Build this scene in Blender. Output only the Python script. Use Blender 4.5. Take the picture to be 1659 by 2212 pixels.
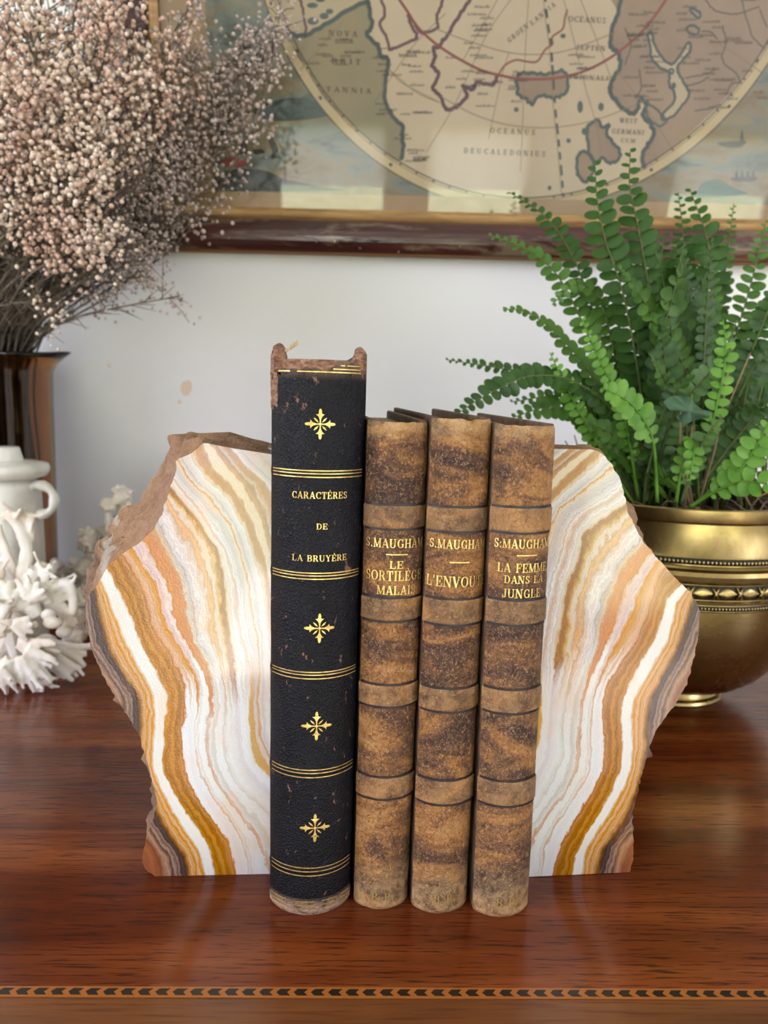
import bpy, bmesh, math, random
import numpy as np
from mathutils import Vector, Matrix, noise

for o in list(bpy.data.objects):
    bpy.data.objects.remove(o)
SC = bpy.context.scene
COL = SC.collection
R_ = math.radians

# ------------------------------------------------------------------ camera
CAM_H, FPX = .197, 1660.0
PITCH, YAW, ROLL = R_(9.2), R_(1.2), R_(1.15)
CP = Vector((0, 0, CAM_H))
FW = Vector((math.sin(YAW) * math.cos(PITCH), math.cos(YAW) * math.cos(PITCH), -math.sin(PITCH)))
_r0 = Vector((math.cos(YAW), -math.sin(YAW), 0))
_u0 = _r0.cross(FW)
RT = _r0 * math.cos(ROLL) + _u0 * math.sin(ROLL)
UP = _u0 * math.cos(ROLL) - _r0 * math.sin(ROLL)
cam = bpy.data.cameras.new('camera')
cam.sensor_fit = 'VERTICAL'
cam.sensor_height = 36.0
cam.lens = FPX / 2212 * 36.0
cam.clip_start = .01
cam.dof.use_dof = True
cam.dof.focus_distance = .29
cam.dof.aperture_fstop = 14.0
co = bpy.data.objects.new('camera', cam)
COL.objects.link(co)
co.matrix_world = Matrix(((RT.x, UP.x, -FW.x, 0), (RT.y, UP.y, -FW.y, 0), (RT.z, UP.z, -FW.z, CAM_H), (0, 0, 0, 1)))
SC.camera = co
# ------------------------------------------------------------------ world, sun, exposure
SC.view_settings.view_transform = 'Standard'
SC.view_settings.look = 'None'
SC.view_settings.gamma = 1.0
SC.view_settings.use_curve_mapping = False
SC.view_settings.exposure = 2.35
SC.cycles.use_denoising = True
SC.cycles.max_bounces = 8
SC.cycles.diffuse_bounces = 4
SC.cycles.glossy_bounces = 4
SC.cycles.transmission_bounces = 8
SC.cycles.transparent_max_bounces = 16
SC.cycles.caustics_reflective = False
SC.cycles.caustics_refractive = False
w = bpy.data.worlds.new('sky')
SC.world = w
w.use_nodes = True
w.node_tree.nodes['Background'].inputs[0].default_value = (.905, .915, 1.14, 1)
w.node_tree.nodes['Background'].inputs[1].default_value = 1.6
sl = bpy.data.lights.new('sun', 'SUN')
sl.energy = 8.0
sl.angle = R_(3)
sl.color = (1, .98, .95)
so = bpy.data.objects.new('sun', sl)
COL.objects.link(so)
so.rotation_euler = (0, R_(28), R_(4))       # high from the right: lights the garden
ROOM = dict(x0=-1.9, x1=2.1, y0=-2.4, y1=.70, z0=-.80, z1=1.75)


def portal(name, loc, rot, sx, sy):
    l = bpy.data.lights.new(name, 'AREA')
    l.shape = 'RECTANGLE'
    l.size, l.size_y = sx, sy
    l.cycles.is_portal = True
    o = bpy.data.objects.new(name, l)
    COL.objects.link(o)
    o.location = loc
    o.rotation_euler = rot


LW = (-2.0, -.10, -.15, 1.45)      # left window: y0,y1,z0,z1
RW = (-2.0, -.9, -.05, 1.35)       # right window
FWIN = [(-.46, .08), (.22, .72), (1.34, 1.86)]
FZ0, FZ1, BLIND = -.78, .46, .185
portal('daylight_left', (-1.95, (LW[0] + LW[1]) / 2, (LW[2] + LW[3]) / 2), (0, R_(-90), 0), LW[3] - LW[2], LW[1] - LW[0])
portal('daylight_right', (2.15, (RW[0] + RW[1]) / 2, (RW[2] + RW[3]) / 2), (0, R_(90), 0), RW[3] - RW[2], RW[1] - RW[0])
for a, b in FWIN:
    portal('daylight_behind', ((a + b) / 2, -2.45, (FZ0 + BLIND) / 2), (R_(90), 0, 0), b - a, BLIND - FZ0)


def ray(px, py):
    return FW + RT * ((px - 829.5) / FPX) + UP * ((1106 - py) / FPX)


def on_z(px, py, z=0.0):
    d = ray(px, py)
    return CP + d * ((z - CAM_H) / d.z)


def on_y(px, py, Y):
    d = ray(px, py)
    return CP + d * (Y / d.y)


def on_plane(px, py, P, N):
    d = ray(px, py)
    return CP + d * ((P - CP).dot(N) / d.dot(N))


def proj(P):
    d = P - CP
    k = d.dot(FW)
    return 829.5 + FPX * d.dot(RT) / k, 1106 - FPX * d.dot(UP) / k


# ------------------------------------------------------------------ helpers
def lin(c):
    return tuple((v / 255 / 12.92 if v / 255 <= .04045 else ((v / 255 + .055) / 1.055) ** 2.4) for v in c[:3]) + (1,)


class Mat:
    def __init__(s, name, color=(200, 200, 200), rough=.5, metal=0.0, spec=.5, **kw):
        s.m = bpy.data.materials.new(name)
        s.m.use_nodes = True
        s.nt = s.m.node_tree
        s.b = s.nt.nodes['Principled BSDF']
        s.set('Base Color', lin(color))
        s.set('Roughness', rough)
        s.set('Metallic', metal)
        s.set('Specular IOR Level', spec)
        for k, v in kw.items():
            s.set(k.replace('_', ' '), v)
        s.tc = None

    def set(s, k, v):
        if hasattr(v, 'is_linked') or isinstance(v, bpy.types.NodeSocket):
            s.nt.links.new(v, s.b.inputs[k])
        else:
            s.b.inputs[k].default_value = v

    def n(s, t, **props):
        nd = s.nt.nodes.new(t)
        for k, v in props.items():
            setattr(nd, k, v)
        return nd

    def link(s, a, b):
        s.nt.links.new(a, b)

    def coord(s, scale=(1, 1, 1), loc=(0, 0, 0), rot=(0, 0, 0)):
        if s.tc is None:
            s.tc = s.n('ShaderNodeTexCoord')
        mp = s.n('ShaderNodeMapping')
        mp.inputs['Scale'].default_value = scale
        mp.inputs['Location'].default_value = loc
        mp.inputs['Rotation'].default_value = rot
        s.link(s.tc.outputs['Object'], mp.inputs['Vector'])
        return mp.outputs[0]

    def noise(s, scale, vec=None, detail=3, rough=.55, dist=0.0):
        nd = s.n('ShaderNodeTexNoise')
        nd.inputs['Scale'].default_value = scale
        nd.inputs['Detail'].default_value = detail
        nd.inputs['Roughness'].default_value = rough
        nd.inputs['Distortion'].default_value = dist
        s.link(vec if vec is not None else s.coord(), nd.inputs['Vector'])
        return nd.outputs[0]

    def voro(s, scale, vec=None, feature='DISTANCE_TO_EDGE'):
        nd = s.n('ShaderNodeTexVoronoi', feature=feature)
        nd.inputs['Scale'].default_value = scale
        s.link(vec if vec is not None else s.coord(), nd.inputs['Vector'])
        return nd.outputs[0]

    def ramp(s, fac, stops, interp='LINEAR'):
        nd = s.n('ShaderNodeValToRGB')
        cr = nd.color_ramp
        cr.interpolation = interp
        while len(cr.elements) < len(stops):
            cr.elements.new(.5)
        for e, (p, c) in zip(cr.elements, stops):
            e.position = p
        for e, (p, c) in zip(cr.elements, stops):
            e.position = p
            e.color = lin(c) if len(c) == 3 else c
        s.link(fac, nd.inputs[0])
        return nd.outputs[0]

    def grey(s, fac, a, b, va=0.0, vb=1.0):
        nd = s.n('ShaderNodeMapRange')
        nd.inputs[1].default_value, nd.inputs[2].default_value = a, b
        nd.inputs[3].default_value, nd.inputs[4].default_value = va, vb
        s.link(fac, nd.inputs[0])
        return nd.outputs[0]

    def mix(s, fac, a, b, mode='MIX'):
        nd = s.n('ShaderNodeMix', data_type='RGBA', blend_type=mode)
        for sock, v in ((nd.inputs[0], fac), (nd.inputs[6], a), (nd.inputs[7], b)):
            if isinstance(v, bpy.types.NodeSocket):
                s.link(v, sock)
            elif isinstance(v, (int, float)):
                sock.default_value = v
            else:
                sock.default_value = lin(v)
        return nd.outputs[2]

    def math(s, op, a, b=None, c=None):
        nd = s.n('ShaderNodeMath', operation=op)
        for sock, v in zip(nd.inputs, (a, b, c)):
            if v is None:
                continue
            if isinstance(v, bpy.types.NodeSocket):
                s.link(v, sock)
            else:
                sock.default_value = v
        return nd.outputs[0]

    def bump(s, h, strength=.3, dist=.001):
        nd = s.n('ShaderNodeBump')
        nd.inputs['Strength'].default_value = strength
        nd.inputs['Distance'].default_value = dist
        s.link(h, nd.inputs['Height'])
        s.link(nd.outputs[0], s.b.inputs['Normal'])
        return nd


def link(o, parent=None):
    COL.objects.link(o)
    if parent is not None:
        o.parent = parent
    return o


def mesh_obj(name, verts, faces, mat, parent=None, smooth=False, mats=None, fmat=None):
    me = bpy.data.meshes.new(name)
    me.from_pydata([tuple(v) for v in verts], [], faces)
    for m in (mats or [mat]):
        me.materials.append(m.m if isinstance(m, Mat) else m)
    if fmat is not None:
        me.polygons.foreach_set('material_index', fmat)
    if smooth:
        me.polygons.foreach_set('use_smooth', [True] * len(me.polygons))
    me.update()
    return link(bpy.data.objects.new(name, me), parent)


def bm_obj(name, bm, mat, parent=None, smooth=False):
    me = bpy.data.meshes.new(name)
    bmesh.ops.recalc_face_normals(bm, faces=bm.faces)
    bm.to_mesh(me)
    bm.free()
    me.materials.append(mat.m)
    if smooth:
        me.polygons.foreach_set('use_smooth', [True] * len(me.polygons))
    return link(bpy.data.objects.new(name, me), parent)


def empty(name, loc=(0, 0, 0), rz=0.0):
    o = bpy.data.objects.new(name, None)
    o.empty_display_size = .02
    o.location = loc
    o.rotation_euler = (0, 0, rz)
    return link(o)


def tag(o, label=None, cat=None, group=None, kind=None):
    for k, v in (('label', label), ('category', cat), ('group', group), ('kind', kind)):
        if v:
            o[k] = v
    return o


def box(bm, x0, x1, y0, y1, z0, z1, bevel=0.0):
    vs = [bm.verts.new((x, y, z)) for x in (x0, x1) for y in (y0, y1) for z in (z0, z1)]
    fs = [bm.faces.new([vs[i] for i in q]) for q in ((0, 1, 3, 2), (4, 6, 7, 5), (0, 4, 5, 1), (2, 3, 7, 6), (0, 2, 6, 4), (1, 5, 7, 3))]
    if bevel:
        es = list({e for f in fs for e in f.edges})
        bmesh.ops.bevel(bm, geom=es, offset=bevel, segments=2, affect='EDGES', profile=.5)


def box_obj(name, dims, mat, parent=None, bevel=0.0):
    bm = bmesh.new()
    box(bm, *dims, bevel=bevel)
    return bm_obj(name, bm, mat, parent)


class MB:
    """collects vertices and faces"""
    def __init__(s):
        s.v, s.f = [], []

    def add(s, vs, fs):
        k = len(s.v)
        s.v += vs
        s.f += [tuple(i + k for i in f) for f in fs]

    def tube(s, pts, rad, seg=6, cap=True, flat=None):
        pts = [Vector(p) for p in pts]
        n = len(pts)
        vs = []
        prev = None
        for i, p in enumerate(pts):
            t = (pts[min(i + 1, n - 1)] - pts[max(i - 1, 0)])
            if t.length < 1e-9:
                t = Vector((0, 0, 1))
            t.normalize()
            if prev is None:
                a = t.cross(Vector((0, 1, 0)))
                if a.length < 1e-3:
                    a = t.cross(Vector((1, 0, 0)))
            else:
                a = prev - t * prev.dot(t)
            a.normalize()
            prev = a
            b = t.cross(a)
            r = rad[i] if hasattr(rad, '__len__') else rad
            fa = 1.0
            if flat is not None:
                b = flat - t * flat.dot(t)
                b.normalize()
                a = b.cross(t)
                fa = 1.7
            for k in range(seg):
                an = 2 * math.pi * k / seg
                vs.append(p + a * (math.cos(an) * r * fa) + b * (math.sin(an) * r))
        fs = [(i * seg + k, i * seg + (k + 1) % seg, (i + 1) * seg + (k + 1) % seg, (i + 1) * seg + k) for i in range(n - 1) for k in range(seg)]
        if cap:
            fs += [tuple(range(seg - 1, -1, -1)), tuple((n - 1) * seg + k for k in range(seg))]
        s.add(vs, fs)

    def ball(s, c, r, tpl, sc=(1, 1, 1)):
        c = Vector(c)
        s.add([c + Vector((v[0] * r * sc[0], v[1] * r * sc[1], v[2] * r * sc[2])) for v in tpl[0]], tpl[1])

    def build(s, name, mat, parent=None, smooth=True):
        return mesh_obj(name, s.v, s.f, mat, parent, smooth)


def ico(sub):
    bm = bmesh.new()
    bmesh.ops.create_icosphere(bm, subdivisions=sub, radius=1.0)
    bm.verts.ensure_lookup_table()
    r = ([tuple(v.co) for v in bm.verts], [tuple(v.index for v in f.verts) for f in bm.faces])
    bm.free()
    return r


ICO1, ICO2 = ico(1), ico(2)


def lathe(name, prof, mat, parent=None, seg=96, loc=(0, 0, 0), closed=False):
    vs, fs = [], []
    n = len(prof)
    for k in range(seg):
        a = 2 * math.pi * k / seg
        for r, z in prof:
            vs.append((loc[0] + r * math.cos(a), loc[1] + r * math.sin(a), loc[2] + z))
    for k in range(seg):
        k2 = (k + 1) % seg
        for i in range(n - 1):
            fs.append((k * n + i, k2 * n + i, k2 * n + i + 1, k * n + i + 1))
    o = mesh_obj(name, vs, fs, mat, parent, True)
    return o


def smooth_poly(pts, per=6, closed=False):
    """Catmull-Rom through 2-D or 3-D points"""
    P = [np.array(p, float) for p in pts]
    n = len(P)
    out = []
    for i in range(n if closed else n - 1):
        p0 = P[(i - 1) % n] if closed or i > 0 else 2 * P[0] - P[1]
        p1, p2 = P[i], P[(i + 1) % n]
        p3 = P[(i + 2) % n] if closed or i + 2 < n else 2 * P[-1] - P[-2]
        for k in range(per):
            t = k / per
            out.append(.5 * ((2 * p1) + (p2 - p0) * t + (2 * p0 - 5 * p1 + 4 * p2 - p3) * t * t + (3 * p1 - p0 - 3 * p2 + p3) * t ** 3))
    if not closed:
        out.append(P[-1])
    return out


# ------------------------------------------------------------------ lettering: a small slab-serif alphabet, flat polygons
TH, TN, SH = .19, .085, .075


def _q(x0, y0, x1, y1, w):
    dx, dy = x1 - x0, y1 - y0
    l = math.hypot(dx, dy) or 1
    nx, ny = -dy / l * w / 2, dx / l * w / 2
    return [(x0 + nx, y0 + ny), (x0 - nx, y0 - ny), (x1 - nx, y1 - ny), (x1 + nx, y1 + ny)]


def _st(x, y0=0, y1=1, w=TH, s0=True, s1=True):
    r = [_q(x, y0, x, y1, w)]
    if s0:
        r.append(_q(x - .17, y0 + SH / 2, x + .17, y0 + SH / 2, SH))
    if s1:
        r.append(_q(x - .17, y1 - SH / 2, x + .17, y1 - SH / 2, SH))
    return r


def _arc(cx, cy, rx, ry, a0, a1, w0, w1, n=10):
    """ring segment whose stroke is w1 wide where it runs upright and w0 where it lies flat"""
    r = []
    for i in range(n):
        q = []
        for k, e in ((i, 1), (i, -1), (i + 1, -1), (i + 1, 1)):
            a = R_(a0 + (a1 - a0) * k / n)
            wx, wy = w1 / 2 * e, w0 / 2 * e
            q.append((cx + (rx + wx) * math.cos(a), cy + (ry + wy) * math.sin(a)))
        r.append(q)
    return r


def _v(x, y0, y1):
    return [_q(x, y0, x, y1, TN)]


GLY = {
    'A': (.86, [_q(.12, 0, .42, 1, TN), _q(.42, 1, .74, 0, TH), _q(.22, .32, .62, .32, TN), _q(0, SH / 2, .26, SH / 2, SH), _q(.58, SH / 2, .88, SH / 2, SH)]),
    'B': (.78, _st(.18) + [_q(.18, .96, .42, .96, SH), _q(.18, .52, .42, .52, SH), _q(.18, .04, .42, .04, SH)] + _arc(.42, .74, .2, .22, -90, 90, SH, TH) + _arc(.42, .28, .24, .24, -90, 90, SH, TH)),
    'C': (.80, _arc(.44, .5, .32, .46, 40, 320, SH, TH, 14) + [_q(.70, .64, .70, .98, TN), _q(.70, .04, .70, .28, TN)]),
    'D': (.86, _st(.18) + [_q(.18, .96, .4, .96, SH), _q(.18, .04, .4, .04, SH)] + _arc(.4, .5, .32, .46, -90, 90, SH, TH)),
    'E': (.76, _st(.18) + [_q(.18, .96, .66, .96, SH), _q(.18, .04, .68, .04, SH), _q(.18, .5, .5, .5, SH)] + _v(.66, .7, 1) + _v(.68, 0, .3) + _v(.5, .36, .64)),
    'F': (.72, _st(.18) + [_q(.18, .96, .66, .96, SH), _q(.18, .5, .5, .5, SH)] + _v(.66, .7, 1) + _v(.5, .36, .64)),
    'G': (.88, _arc(.44, .5, .32, .46, 40, 320, SH, TH, 14) + [_q(.70, .64, .70, .98, TN), _q(.72, .06, .72, .44, TH * .9), _q(.54, .42, .86, .42, SH)]),
    'H': (.92, _st(.18) + _st(.72) + [_q(.18, .5, .72, .5, TN)]),
    'I': (.40, _st(.2)),
    'J': (.56, _st(.38, .25, 1, TH, False, True) + _arc(.22, .24, .16, .2, 180, 360, SH, TH) + [_q(.02, .3, .14, .3, .1)]),
    'L': (.74, _st(.18) + [_q(.18, .04, .66, .04, SH)] + _v(.66, 0, .34)),
    'M': (1.04, _st(.14, w=TN) + _st(.88) + [_q(.14, 1, .5, .05, TH), _q(.5, .05, .86, 1, TN)]),
    'N': (.94, _st(.14, w=TN) + [_q(.14, 1, .76, 0, TH)] + _st(.76, w=TN, s0=False)),
    'O': (.88, _arc(.44, .5, .34, .46, 0, 360, SH, TH, 20)),
    'P': (.74, _st(.18) + [_q(.18, .96, .4, .96, SH), _q(.18, .46, .4, .46, SH)] + _arc(.4, .71, .23, .25, -90, 90, SH, TH)),
    'R': (.84, _st(.18) + [_q(.18, .96, .4, .96, SH), _q(.18, .5, .4, .5, SH)] + _arc(.4, .73, .2, .23, -90, 90, SH, TH) + [_q(.44, .5, .68, .04, TH), _q(.6, .04, .82, .04, SH)]),
    'S': (.66, _arc(.33, .73, .2, .23, 30, 270, SH, TH * .8) + _arc(.33, .27, .22, .23, -150, 90, SH, TH * .8) + [_q(.54, .7, .54, .98, TN), _q(.1, .02, .1, .3, TN)]),
    'T': (.78, _st(.38, s1=False) + [_q(.04, .96, .72, .96, SH)] + _v(.06, .68, 1) + _v(.70, .68, 1)),
    'U': (.90, [_q(.18, .3, .18, 1, TH), _q(.70, .3, .70, 1, TN), _q(.02, .96, .34, .96, SH), _q(.56, .96, .84, .96, SH)] + _arc(.44, .3, .26, .27, 180, 360, SH, TH * .8)),
    'V': (.84, [_q(.12, 1, .42, 0, TH), _q(.42, 0, .70, 1, TN), _q(0, .96, .28, .96, SH), _q(.56, .96, .84, .96, SH)]),
    'W': (1.16, [_q(.12, 1, .34, 0, TH), _q(.34, 0, .56, 1, TN), _q(.56, 1, .8, 0, TH), _q(.8, 0, 1.02, 1, TN), _q(0, .96, .28, .96, SH), _q(.88, .96, 1.16, .96, SH)]),
    'Y': (.82, [_q(.12, 1, .4, .48, TH), _q(.4, .48, .66, 1, TN), _q(0, .96, .26, .96, SH), _q(.54, .96, .8, .96, SH)] + _st(.4, 0, .5, s1=False)),
    '.': (.34, [_q(.16, 0, .16, .17, .17)]),
    ':': (.34, [_q(.16, 0, .16, .17, .17), _q(.16, .45, .16, .62, .17)]),
    "'": (.30, [_q(.12, .7, .16, 1.02, .12)]),
    ' ': (.48, []),
}
GLY['\u00c8'] = (.76, GLY['E'][1] + [_q(.34, 1.26, .48, 1.08, .1)])
GLY['\u00c9'] = (.76, GLY['E'][1] + [_q(.34, 1.08, .48, 1.26, .1)])


def text_polys(txt, width=None, height=1.0, track=.08):
    """polygons of a line centred on x = 0, baseline y = 0"""
    x, out = 0.0, []
    for ch in txt:
        wd, ps = GLY[ch]
        for p in ps:
            out.append([(a + x, b) for a, b in p])
        x += wd + track
    tot = x - track
    sx = (width / tot) if width else height
    return [[((a - tot / 2) * sx, b * height) for a, b in p] for p in out]


# ------------------------------------------------------------------ common materials
PLASTER = Mat('white_plaster', (232, 231, 228), .75, spec=.2)
_n = PLASTER.noise(2.2, detail=5)
_c = PLASTER.ramp(_n, [(.3, (222, 220, 214)), (.55, (234, 233, 231)), (.8, (238, 238, 236))])
PLASTER.set('Base Color', _c)
PLASTER.bump(PLASTER.noise(9, detail=6), .25, .006)
STAIN = Mat('peach_stain', (228, 206, 184), .8, spec=.1)
WHITE_PAINT = Mat('white_paint', (225, 224, 220), .5)
CEILING = Mat('ceiling_white', (225, 224, 220), .9)
FLOORM = Mat('floor_boards', (120, 80, 52), .35)
_n = FLOORM.noise(6, FLOORM.coord((1, 12, 1)), 4)
FLOORM.set('Base Color', FLOORM.ramp(_n, [(.3, (118, 104, 92)), (.7, (156, 142, 128))]))
LAWN = Mat('lawn_green', (120, 150, 60), .9)
_n = LAWN.noise(4, detail=6)
LAWN.set('Base Color', LAWN.ramp(_n, [(.3, (116, 126, 98)), (.5, (144, 152, 118)), (.7, (176, 181, 150))]))
BLINDM = Mat('blind_fabric', (205, 200, 192), .9)
_tb = BLINDM.n('ShaderNodeBsdfTranslucent')
_tb.inputs[0].default_value = lin((225, 222, 218))
_mx = BLINDM.n('ShaderNodeMixShader')
_mx.inputs[0].default_value = .75
BLINDM.link(BLINDM.b.outputs[0], _mx.inputs[1])
BLINDM.link(_tb.outputs[0], _mx.inputs[2])
BLINDM.link(_mx.outputs[0], BLINDM.nt.nodes['Material Output'].inputs[0])
REFLECTM = Mat('reflector_pale', (240, 233, 220), .8)
CARPETM = Mat('hedge_green', (60, 85, 40), .9)

# ------------------------------------------------------------------ room
def wall_with_openings(name, axis, pos, thick, a0, a1, z0, z1, holes, mat):
    """holes: (a0,a1,z0,z1) along the wall; built as boxes round the openings"""
    bm = bmesh.new()
    cuts = sorted({a0, a1, *[h[0] for h in holes], *[h[1] for h in holes]})
    for u, v in zip(cuts, cuts[1:]):
        hs = [h for h in holes if h[0] <= u + 1e-6 and h[1] >= v - 1e-6]
        segs = [(z0, z1)]
        if hs:
            segs = [(z0, hs[0][2]), (hs[0][3], z1)]
        for s0, s1 in segs:
            if s1 - s0 < 1e-4:
                continue
            if axis == 'x':
                box(bm, u, v, min(pos, pos + thick), max(pos, pos + thick), s0, s1)
            else:
                box(bm, min(pos, pos + thick), max(pos, pos + thick), u, v, s0, s1)
    return tag(bm_obj(name, bm, mat), kind='structure')


X0, X1, Y0, Y1, Z0, Z1 = (ROOM[k] for k in ('x0', 'x1', 'y0', 'y1', 'z0', 'z1'))
WALL = Y1
wall_with_openings('wall_back', 'x', Y1, .12, X0 - .12, X1 + .12, Z0, Z1, [], PLASTER)
wall_with_openings('wall_left', 'y', X0, -.12, Y0, Y1, Z0, Z1, [LW], PLASTER)
wall_with_openings('wall_right', 'y', X1, .12, Y0, Y1, Z0, Z1, [RW], PLASTER)
wall_with_openings('wall_front', 'x', Y0, -.12, X0 - .12, X1 + .12, Z0, Z1, [(a, b, FZ0, FZ1) for a, b in FWIN], PLASTER)
tag(box_obj('floor', (X0 - .12, X1 + .12, Y0 - .12, Y1 + .12, Z0 - .1, Z0), FLOORM), kind='structure')
tag(box_obj('ceiling', (X0 - .12, X1 + .12, Y0 - .12, Y1 + .12, Z1, Z1 + .1), CEILING), kind='structure')
tag(box_obj('ground', (-30, 30, -40, Y0 - .13, Z0 - .6, Z0 - .12), LAWN), kind='structure')
tag(box_obj('ground_side', (-30, X0 - .13, Y0 - .12, 12, Z0 - .6, Z0 - .12), LAWN), kind='structure')


tag(box_obj('reflector_slab', (-.42, -.06, -6.0, -3.0, Z0 - .2, Z0 - .10), REFLECTM), kind='structure')  # unseen slab added outside so its reflection brightens the left bookend's face


def window_frame(name, axis, pos, a0, a1, z0, z1, bars):
    w_ = .035
    bm = bmesh.new()
    rects = [(a0, a0 + w_, z0, z1), (a1 - w_, a1, z0, z1), (a0 + w_, a1 - w_, z0, z0 + w_), (a0 + w_, a1 - w_, z1 - w_, z1)]
    for k in range(1, bars):
        c = a0 + (a1 - a0) * k / bars
        rects.append((c - w_ / 2, c + w_ / 2, z0 + w_, z1 - w_))
    for r in rects:
        if axis == 'x':
            box(bm, r[0], r[1], pos - .02, pos + .02, r[2], r[3])
        else:
            box(bm, pos - .02, pos + .02, r[0], r[1], r[2], r[3])
    return tag(bm_obj(name, bm, WHITE_PAINT), kind='structure')


window_frame('window_1', 'y', X0 - .06, *LW, 3)
window_frame('window_2', 'y', X1 + .06, *RW, 2)
for i, (a, b) in enumerate(FWIN):
    wf = window_frame('window_%d' % (i + 3), 'x', Y0 - .06, a, b, FZ0, FZ1, 1)
    mesh_obj('roller_blind', [(a + .01, Y0 - .016, BLIND), (b - .01, Y0 - .016, BLIND), (b - .01, Y0 - .016, FZ1 - .01), (a + .01, Y0 - .016, FZ1 - .01)], [(0, 1, 2, 3)], BLINDM, wf)
# peach stains on the plaster, thin irregular patches of their own shape
for (px, py, rx, ry) in [(403, 838, 11, 17), (388, 868, 4, 4), (236, 790, 3, 3)]:
    c = on_y(px, py, WALL)
    k = WALL / FPX
    rnd = random.Random(px)
    pts = []
    for i in range(20):
        a = 2 * math.pi * i / 20
        q = 1 + .14 * math.sin(2 * a + px) + rnd.uniform(-.08, .08)
        pts.append((c.x + math.cos(a) * rx * k * q, WALL - .0003, c.z + math.sin(a) * ry * k * q))
    so_ = mesh_obj('stain', pts, [tuple(range(20))], STAIN, bpy.data.objects['wall_back'])

# ------------------------------------------------------------------ sideboard
WOOD = Mat('mahogany', (90, 45, 25), .2, spec=.38)
_c1 = WOOD.noise(1.0, WOOD.coord((2.2, 26, 26)), 4, .6, .5)
_c2 = WOOD.noise(1.0, WOOD.coord((45, 850, 850)), 3, .65)
_c3 = WOOD.noise(1.0, WOOD.coord((9, 120, 120)), 4, .6, .3)
_b = WOOD.ramp(_c1, [(.28, (74, 27, 11)), (.42, (104, 44, 18)), (.54, (128, 63, 28)), (.7, (154, 86, 42))])
_b = WOOD.mix(WOOD.grey(_c3, .45, .75, 0, .5), _b, (62, 26, 14))
_b = WOOD.mix(WOOD.grey(_c2, .53, .63, 0, .75), _b, (42, 17, 10))
WOOD.set('Base Color', _b)
WOOD.set('Roughness', WOOD.grey(_c2, .4, .8, .17, .27))
WOOD.bump(_c2, .06, .0004)
BANDW = Mat('crossband_wood', (120, 70, 38), .22)
_c2 = BANDW.noise(1.0, BANDW.coord((30, 700, 700)), 4, .65)
_c1 = BANDW.noise(1.0, BANDW.coord((5, 60, 60)), 3)
_b = BANDW.ramp(_c1, [(.3, (92, 50, 26)), (.7, (136, 84, 46))])
BANDW.set('Base Color', BANDW.mix(BANDW.grey(_c2, .5, .68, 0, .55), _b, (58, 28, 14)))
INLAYL = Mat('inlay_light', (168, 100, 44), .25)
INLAYD = Mat('inlay_dark', (38, 30, 24), .3)
TX0, TX1, TYF, TYB = -.80, .80, .2095, .688
IY0, IY1 = .2226, .2270
sb = empty('sideboard', (0, .45, Z0))
tag(sb, 'polished mahogany sideboard with chevron inlay band along its front edge', 'sideboard')
OFF = Vector((0, .45, Z0))


def sbpart(name, dims, mat, bevel=0.0):
    d = (dims[0], dims[1], dims[2] - .45, dims[3] - .45, dims[4] - Z0, dims[5] - Z0)
    return box_obj(name, d, mat, sb, bevel)


sbpart('tabletop', (TX0, TX1, IY1, TYB, -.022, 0), WOOD)
sbpart('front_banding', (TX0, TX1, TYF, IY0, -.022, 0), BANDW, .0008)
band = sbpart('inlay_band', (TX0, TX1, IY0, IY1, -.022, 0), INLAYL)
sbpart('carcass', (TX0 + .02, TX1 - .02, TYF + .02, TYB, -.50, -.022), WOOD)
for sx in (TX0 + .03, TX1 - .08):
    for sy in (TYF + .03, TYB - .06):
        sbpart('leg', (sx, sx + .05, sy, sy + .05, Z0, -.50), WOOD, .004)
for k in range(3):
    x = TX0 + .05 + k * .505
    dr = sbpart('drawer', (x, x + .49, TYF + .012, TYF + .02, -.24, -.05), WOOD, .002)
    box_obj('knob', (x + .235, x + .255, TYF - .45, TYF + .012 - .45, -.15 - Z0, -.13 - Z0), INLAYL, dr, .004)
CH, CW, CS = .00275, .0046, .00566
ym = (IY0 + IY1) / 2


def chev(x):
    pts = [(x, ym), (x + .0012, ym + CH / 2), (x + CW, ym + CH / 2), (x + CW - .0012, ym), (x + CW, ym - CH / 2), (x + .0012, ym - CH / 2)]
    n = len(pts)
    vs = [Vector((px, py, z)) - OFF for z in (-.0004, .00006) for px, py in pts]
    fs = [(n, n + 1, n + 2, n + 3), (n, n + 3, n + 4, n + 5)] + [(i, (i + 1) % n, n + (i + 1) % n, n + i) for i in range(n)]
    return vs, fs


c_first = None
rest = MB()
for k in range(-140, 140):
    x = k * CS + .0008
    if x < TX0 or x + CW > TX1:
        continue
    if -.135 < x < .15:
        if c_first is None:
            vs, fs = chev(0)
            c_first = mesh_obj('inlay_chevron', vs, fs, INLAYD, band)
            c_first.location.x = x
        else:
            c = c_first.copy()
            link(c, band)
            c.location.x = x
    else:
        rest.add(*chev(x))
tag(rest.build('inlay_chevrons', INLAYD, band, False), kind='stuff')

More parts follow.
